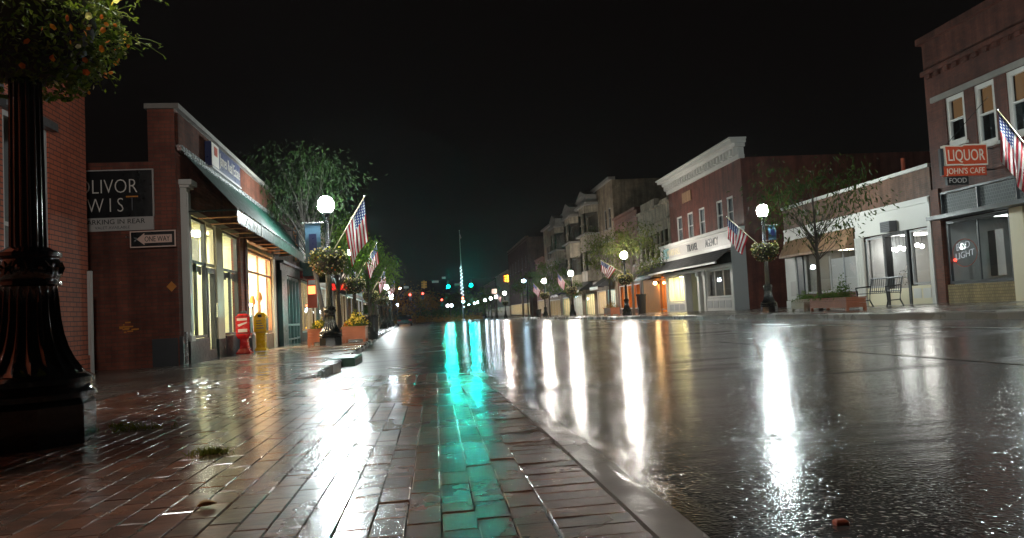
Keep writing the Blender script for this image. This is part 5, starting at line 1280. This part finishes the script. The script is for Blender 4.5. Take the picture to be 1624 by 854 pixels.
for i, q in enumerate(sh):
    window(R, vb, *q, M['white'] if i % 2 else M['teal'], M['glass'], -.06, .1, False, False, 'shop_window', 3)
    room(R, vb, q[0]-.1, q[1]+.1, q[2]-.1, q[3]+.1, 1.8, M['int_white'], shopl[(0, 2, 1, 0, 1, 2)[i]], -.2, M['goods2'] if i % 2 else M['goods'], 2, .4)
def bay(u, lab=None):
    r = MB(R); w2, d = 2.5, 1.15; pts = [(u-w2, 0), (u-w2*.55, d), (u+w2*.55, d), (u+w2, 0)]
    for z0, z1 in ((6.2, 7.9), (9.9, 10.6), (3.3, 4.3)):
        r = MB(R)
        for i in range(3): (a, oa), (c, oc) = pts[i], pts[i+1]; r.poly([(a, oa, z0), (c, oc, z0), (c, oc, z1), (a, oa, z1)])
        r.poly([(p, o_, z0) for p, o_ in pts]); by = r.build('bay_apron', M['stone'], vb)
    for z0, z1 in ((4.3, 6.2), (7.9, 9.9)):
        f = MB(R); g_ = MB(R)
        for i in range(3):
            (a, oa), (c, oc) = pts[i], pts[i+1]; k = 2 if i == 1 else 1
            for q in range(k+1):
                t_ = q/k; uu, oo = a+(c-a)*t_, oa+(oc-oa)*t_; f.box(uu-.11, uu+.11, oo-.1, oo+.08, z0, z1)
            g_.poly([(a, oa-.03, z0), (c, oc-.03, z0), (c, oc-.03, z1), (a, oa-.03, z1)])
            f2 = (z0+z1)/2; f.box(min(a, c)+.2, max(a, c)-.2, min(oa, oc)-.02, max(oa, oc)+.02 if i == 1 else min(oa, oc)+.02, f2-.04, f2+.04)
        f = f.build('bay_window', M['stone'], vb); g_.build('glazing', M['glass_dark'], f)
    for q in ((10.6, 10.85, .2), (7.75, 7.9, .25)): c = MB(R); c.box(u-w2-.1, u+w2+.1, 0, d+q[2], q[0], q[1]); c.build('bay_cornice', M['coping'], vb)
    c = MB(R); c.box(u-w2*.9, u+w2*.9, .05, d, 10.85, 11.6); c.build('attic', M['coping'], vb); c = MB(R)
    gb = [(u-w2*.95, 11.6), (u+w2*.95, 11.6), (u, 12.25)]
    c.add([R(p, d+.05, z) for p, z in gb]+[R(p, .0, z) for p, z in gb], [(0, 1, 2), (5, 4, 3), (0, 3, 4, 1), (1, 4, 5, 2), (2, 5, 3, 0)]); c.build('gable', M['coping'], by)
for u in (75.8, 84.6, 94.8): bay(u)
def canopy(lab, u0, u1, m, z=2.5, white=True):
    gz = G(16, (u0+u1)/2); t = thing('shop_awning', lab, 'awning', R((u0+u1)/2, .5, gz+z), 'awnings on the bay windowed building')
    b = MB(R); b.poly([(u0, .22, gz+z+.9), (u1, .22, gz+z+.9), (u1, 1.6, gz+z), (u0, 1.6, gz+z)])
    for u in (u0, u1): b.poly([(u, .22, gz+z+.9), (u, 1.6, gz+z), (u, .22, gz+z)])
    b.build('canvas', m, t); b = MB(R); b.poly([(u0, 1.603, gz+z), (u1, 1.603, gz+z), (u1, 1.603, gz+z-.28), (u0, 1.603, gz+z-.28)]); b.build('valance', M['white'] if white else m, t)
canopy('black awning with a pale valance right of the green lit tree', 68, 71.6, M['charcoal'])
canopy('dark awning with pale lettering edge on the middle shopfront', 77, 82.4, M['charcoal'])
canopy('navy awning beside the drooping flag on the right', 90.5, 97.5, M['navy'])
ob = right_block('brick_building', 'small orange brick front lit by the lamp on the far right', 111.2, 121.5, 8.3, M['brick_light'], shop=M['int_white'], lampm=shopl[2], goods=M['goods2'], nwin=2, rows=((4.2, 5.8),))
right_block('brick_building', 'tall dark brick block beyond the small orange front', 131, 165, 13.2, M['brick_dark'], z0=-2, nwin=6, rows=((4.2, 6.2), (8.2, 10.2)), shop=M['int_white'], lampm=shopl[1], goods=M['goods'])
right_block('pale_building', 'far pale gabled block at the end of the right row', 167, 200, 9.5, M['stone'], z0=-2, nwin=5, shop=M['int_white'], lampm=shopl[0], goods=M['goods2'])
right_block('brick_building', 'last dim block on the right beyond the gabled one', 202, 250, 9.0, M['brick_dark'], z0=-2, nwin=6, shop=M['int_white'], lampm=shopl[0], goods=M['goods'])

# ------------------------------------------------------------------ crossing : signals, span wire, signs, far pole
def emit_dir(name, col, strength, pw=90):
    # a signal lens beams its light along its axis
    m, n, l, o = nt(name); e = n.new('ShaderNodeEmission'); e.inputs[0].default_value = rgba(col)
    lw = n.new('ShaderNodeLayerWeight'); lw.inputs[0].default_value = .5
    c = mth(n, l, 'SUBTRACT', 1., lw.outputs['Facing'])
    l.new(mth(n, l, 'MULTIPLY', mth(n, l, 'POWER', c, pw), strength), e.inputs[1]); l.new(e.outputs[0], o.inputs[0]); return m
lens = {'g': emit_dir('green_signal_light', (0, 1., .74), 2700), 'r': emit_dir('red_signal_light', (1, .05, .03), 8), 'a': emit('amber_signal_light', (1, .38, .02), 10)}
def signal(lab, x, y, zc, lit, face=-1, paint=None, group='traffic signals at the crossing', wire=True):
    t = thing('traffic_signal', lab, 'traffic light', (x, y, zc), group)
    b = MB(); b.bbox(x-.17, x+.17, y-.12, y+.12, zc-.53, zc+.53, .02); b.build('housing', paint or M['charcoal'], t)
    for k, c in enumerate('rag'):
        z = zc+.34-k*.34
        b = MB(); n = 16; vs = [(x+.155*math.cos(2*PI*i/n), y-.125, z+.155*math.sin(2*PI*i/n)) for i in range(n)]; b.add(vs+[(x, y-.130, z)], [(i, (i+1) % n, n) for i in range(n)])
        b.build('lens', lens[c] if c in lit else M['charcoal'], t)
        b = MB(); vs = []
        for yy in (y-.12, y-.34):
            for i in range(11): a = PI*(-.1+1.2*i/10); vs.append((x+.165*math.cos(a), yy, z+.165*math.sin(a)))
        b.add(vs, [(i, i+1, i+12, i+11) for i in range(10)]); b.build('visor', paint or M['charcoal'], t)
    return t
YS = 115
signal('left of the two glowing green traffic signals over the crossing', 2.12, YS, 5.17, 'g')
signal('right of the two glowing green traffic signals over the crossing', 5.45, YS, 5.19, 'g')
signal('red traffic signal below the left green one', 1.2, 128, 2.85, 'r')
signal('red traffic signal at the far left edge over the car', -3.6, 118, 3.65, 'r')
signal('red traffic signal between the left edge one and the green pair', -1.75, 122, 3.85, 'r')
def sidesignal(lab, x, y, zc, lit):
    t = thing('traffic_signal', lab, 'traffic light', (x, y, zc), 'side facing signals')
    b = MB(); b.bbox(x-.14, x+.14, y-.2, y+.2, zc-.55, zc+.55, .02); b.build('housing', M['amberpaint'], t)
    for s_ in (-1, 1):
        for k in range(3):
            z = zc+.34-k*.34; b = MB(); b.tube([(x+s_*.14, y, z), (x+s_*.40, y, z-.03)], .13, 12, cap=False); b.build('visor', M['amberpaint'], t)
            if lit:  # lenses and added side plates glow in place of light on visors
                b = MB(); n = 12; b.add([(x+s_*.2, y+.12*math.cos(2*PI*i/n), z+.12*math.sin(2*PI*i/n)) for i in range(n)], [tuple(range(n))]); b.build('lens', lens['a'], t)
                b = MB(); b.box(x+s_*.17-.1, x+s_*.17+.1, y-.206, y-.202, z-.1, z+.1); b.build('visor_glow', lens['a'] if s_ > 0 else emit('red_amber', (1, .16, .01), 6), t)
sidesignal('amber painted signal seen from the side over the right pavement', 10.72, YS, 5.64, True)
sidesignal('unlit amber signal seen from the side, left of the street name signs', -1.4, YS, 5.3, False)
# span wire with poles
t = thing('span_wire', 'thin cable slung across the crossing carrying signals and signs', 'cable', (3, YS, 6))
b = MB(); b.tube([(-8+i*(21/14), YS, 6.35-.55*math.sin(PI*i/14)) for i in range(15)], .025, 5); b.build('cable', M['darkmetal'], t)
for x, z0, z1 in ((2.12, 5.7, 5.93), (5.45, 5.72, 5.87), (-1.4, 5.85, 6.05), (10.72, 6.19, 6.3)):
    b = MB(); b.tube([(x, YS, z0), (x, YS, z1)], .03, 6); b.build('hanger', M['darkmetal'], t)
for x, lab in ((-8, 'dark timber pole holding the left end of the crossing cable'), (13, 'dark timber pole holding the right end of the crossing cable')):
    t = thing('utility_pole', lab, 'pole', g3(x, YS)); b = MB(); b.tube([g3(x, YS, -.2), (x, YS, 6.6)], [.16, .12], 10); b.build('shaft', M['bark'], t)
    b = MB(); b.tube([(x, YS, 6.3), (x, YS, 6.4)], .18, 10); b.build('band', M['darkmetal'], t)
for lab, x, z, w_, m in (('pale street name plate hung left of the green signals', .25, 5.62, .95, 'signgrey'), ('small pale double plate above the left green signal', 1.5, 6.15, .55, 'signgrey'),
        ('pale green street plate between the two green signals', 3.45, 5.05, .75, 'streetgreen'), ('small street plate at the far left of the crossing', -4.0, 5.0, .7, 'signgrey')):
    t = thing('street_plate', lab, 'sign', (x, YS-.1, z)); b = MB(); b.box(x-w_/2, x+w_/2, YS-.12, YS-.09, z-.14, z+.14); b.build('plate', M[m], t)
    b = MB(); b.box(x-w_/2-.02, x+w_/2+.02, YS-.125, YS-.085, z+.142, z+.17); b.build('rail', M['steel'], t)
t = thing('hanging_sign', 'pinkish square sign on the far right row before the gable', 'sign', (9.0, 116, 3.8)); b = MB(); b.box(8.55, 9.25, 115.9, 116, 3.5, 4.2); b.build('board', M['signpink'], t)
b = MB(); b.tube([(8.9, 115.95, 4.2), (8.9, 115.95, 4.4)], .03, 6); b.tube([(8.9, 115.95, 3.5), g3(8.9, 115.95)], .05, 6); b.build('post', M['darkmetal'], t)
# flagpole
px_, py_ = 5.35, 150
t = thing('flagpole', 'tall white flagpole wrapped in string lights beyond the crossing', 'flagpole', g3(px_, py_))
b = MB(); b.tube([g3(px_, py_), (px_+.02, py_, 16.7)], [.13, .05], 8); b.sphere((px_+.02, py_, 16.75), .12, 8); b.build('pole', M['signgrey'], t, True)
b = MB(); sl = emit('string_bulb', (.85, .95, 1), 3)
for k in range(46):
    z = 4.4+k*.12; a = k*1.1; r_ = .26-.003*k; b.sphere((px_+r_*math.cos(a)+rnd.gauss(0, .04), py_+r_*math.sin(a), z+rnd.gauss(0, .04)), .055, 6)
b.build('string_lights', sl, t)
b = MB(); b.uv = []
for i in range(6):
    for j in range(8): b.v.append((px_+.05+j*.03+.05*math.sin(i), py_, 16.5-i*.12-j*.13)); b.uv.append((i/5, j/7))
for i in range(5):
    for j in range(7): b.f.append((i*8+j, i*8+8+j, i*8+9+j, i*8+j+1)); b.m.append(0)
b.build('limp_flag', M['flag'], t)
t = thing('pedestal_light', 'orange and blue white light at the foot of the wrapped flagpole', 'light', g3(px_, 146)); b = MB(); b.tube([g3(px_, 146), (px_, 146, 2.9)], .08, 8); b.build('post', M['darkmetal'], t)
b = MB(); b.sphere((px_, 146, 3.0), .22, 10); b.build('globe', emit('blue_white_lamp', (.5, .85, 1), 25), t, True)
b = MB(); b.sphere((px_-.08, 146, 3.65), .18, 10); b.build('red_beacon', emit('red_beacon_light', (1, .1, .03), 18), t, True)
t = thing('twin_globe_lamp', 'short post with two pale globes side by side at the far crossing', 'street lamp', g3(2.85, 150))
b = MB(); b.tube([g3(2.85, 150), (2.85, 150, 2.0)], .10, 8); b.tube([(2.48, 150, 2.1), (2.85, 150, 1.9), (3.22, 150, 2.1)], .05, 6); b.build('post', M['black'], t)
for dx in (-.37, .37):
    b = MB(); b.sphere((2.85+dx, 150, 2.44), .27, 12); b.build('globe', emit('pink_white_lamp', (1, .85, .95) if dx < 0 else (.85, .92, 1), 12), t, True)
# orange sodium light that paints the far crossing
for i, (x, y, z, lab) in enumerate(((-6.2, 131, 5.5, 'sodium lamp over the orange lit tree at the far crossing'), (-9.5, 119, 4.6, 'sodium lamp at the far left pavement behind the car'))):
    t = thing('sodium_lamp', lab, 'street lamp', g3(x, y)); b = MB(); b.tube([g3(x, y), (x, y, z)], .07, 8); b.tube([(x, y, z), (x+.6, y, z+.1)], .04, 6); b.build('pole', M['darkmetal'], t)
    b = MB(); b.sphere((x+.6, y, z), .16, 10, sz=.6); b.build('lamp_head', emit('sodium_glow', (1, .42, .10), 150), t, True)

# parked car far left
def car(lab, x, y, rz):
    t = thing('parked_car', lab, 'car', (0, 0, 0))
    prof = [(-2.1, .35), (-2.15, .7), (-1.9, .85), (-1.3, .92), (-.8, 1.35), (.6, 1.38), (1.25, .98), (2.0, .9), (2.15, .65), (2.1, .33)]
    b = MB(); n = len(prof); w2 = .85
    def yy(z): return w2 if z < .95 else w2-.18*(z-.95)/.43
    b.add([(px, -yy(pz), pz) for px, pz in prof]+[(px, yy(pz), pz) for px, pz in prof], [tuple(range(n))[::-1], tuple(range(n, 2*n))]+[(i, i+1, i+1+n, i+n) for i in range(n-1)]+[(n-1, 0, n, 2*n-1)]); b.build('body', M['car'], t)
    b = MB()
    for s_ in (-1, 1): b.add([(-1.1, s_*.83, .98), (-.78, s_*.70, 1.3), (.55, s_*.70, 1.32), (1.0, s_*.83, 1.0)], [(0, 1, 2, 3)])
    b.add([(-1.32, -.68, .97), (-1.32, .68, .97), (-.86, .62, 1.32), (-.86, -.62, 1.32)], [(0, 1, 2, 3)]); b.build('windows', M['glass_dark'], t)
    for wx in (-1.35, 1.35):
        for s_ in (-1, 1):
            w = MB(); w.tube([(wx, s_*.68, .33), (wx, s_*.88, .33)], .33, 18); w = w.build('wheel', M['charcoal'], t); q = MB(); q.tube([(wx, s_*.881, .33), (wx, s_*.89, .33)], .2, 12); q.build('rim', M['steel'], w)
    for s_ in (-1, 1):
        b = MB(); b.box(-2.17, -2.14, s_*.62-.16, s_*.62+.16, .66, .78); b.build('tail_light', M['redbox'], t)
    t.location = g3(x, y, -.12); t.rotation_euler = (0, 0, rz); return t
car('dark car parked at the far end of the left kerb', -3.7, 96, PI/2+.04)

# ------------------------------------------------------------------ thin haze added for a slight glow around the lamps
hz = .0002
if hz > 0:
    b = MB(); b.box(-120, 120, -60, 320, -12, 40)
    hm = bpy.data.materials.new('lamp_glow_haze'); hm.use_nodes = True; hn = hm.node_tree.nodes; hn.clear()
    ho = hn.new('ShaderNodeOutputMaterial'); hv = hn.new('ShaderNodeVolumePrincipled'); hv.inputs['Color'].default_value = (.9, .95, .95, 1); hv.inputs['Density'].default_value = hz; hv.inputs['Anisotropy'].default_value = .86
    hm.node_tree.links.new(hv.outputs[0], ho.inputs['Volume'])
    tag(b.build('haze', hm), kind='stuff')

# ------------------------------------------------------------------ sky and camera
wd = bpy.data.worlds.new('World'); S.world = wd; wd.use_nodes = True
n = wd.node_tree.nodes; l = wd.node_tree.links; bg = n['Background']
sky = n.new('ShaderNodeTexSky'); sky.sky_type = 'NISHITA'; sky.sun_disc = False; sky.sun_elevation = math.radians(-8); sky.sun_rotation = math.radians(200)
ad = n.new('ShaderNodeMix'); ad.data_type = 'RGBA'; ad.blend_type = 'ADD'; ad.inputs[0].default_value = 1.
ad.inputs[6].default_value = (.0011, .00085, .0008, 1)
sc_ = n.new('ShaderNodeMix'); sc_.data_type = 'RGBA'; sc_.blend_type = 'MULTIPLY'; sc_.inputs[0].default_value = 1.; sc_.inputs[7].default_value = (.01, .01, .01, 1)
l.new(sky.outputs[0], sc_.inputs[6]); l.new(sc_.outputs[2], ad.inputs[7]); l.new(ad.outputs[2], bg.inputs[0]); bg.inputs[1].default_value = 1.0

RM = ((0.99392829, 0.04477647, 0.10050681), (-0.09782458, -0.05853438, 0.99348079), (-0.05036767, 0.9972807, 0.05379874))
cam = bpy.data.cameras.new('camera'); co = bpy.data.objects.new('camera', cam); COL.objects.link(co)
mx = Matrix(((RM[0][0], RM[0][1], -RM[0][2], 0), (RM[1][0], RM[1][1], -RM[1][2], 0), (RM[2][0], RM[2][1], -RM[2][2], .77), (0, 0, 0, 1)))
co.matrix_world = mx
cam.sensor_width = 36; cam.lens = 1239/1624*36; cam.clip_start = .05; cam.clip_end = 3000
S.camera = co
for o in bpy.data.objects:
    if '_o' in o: del o['_o']
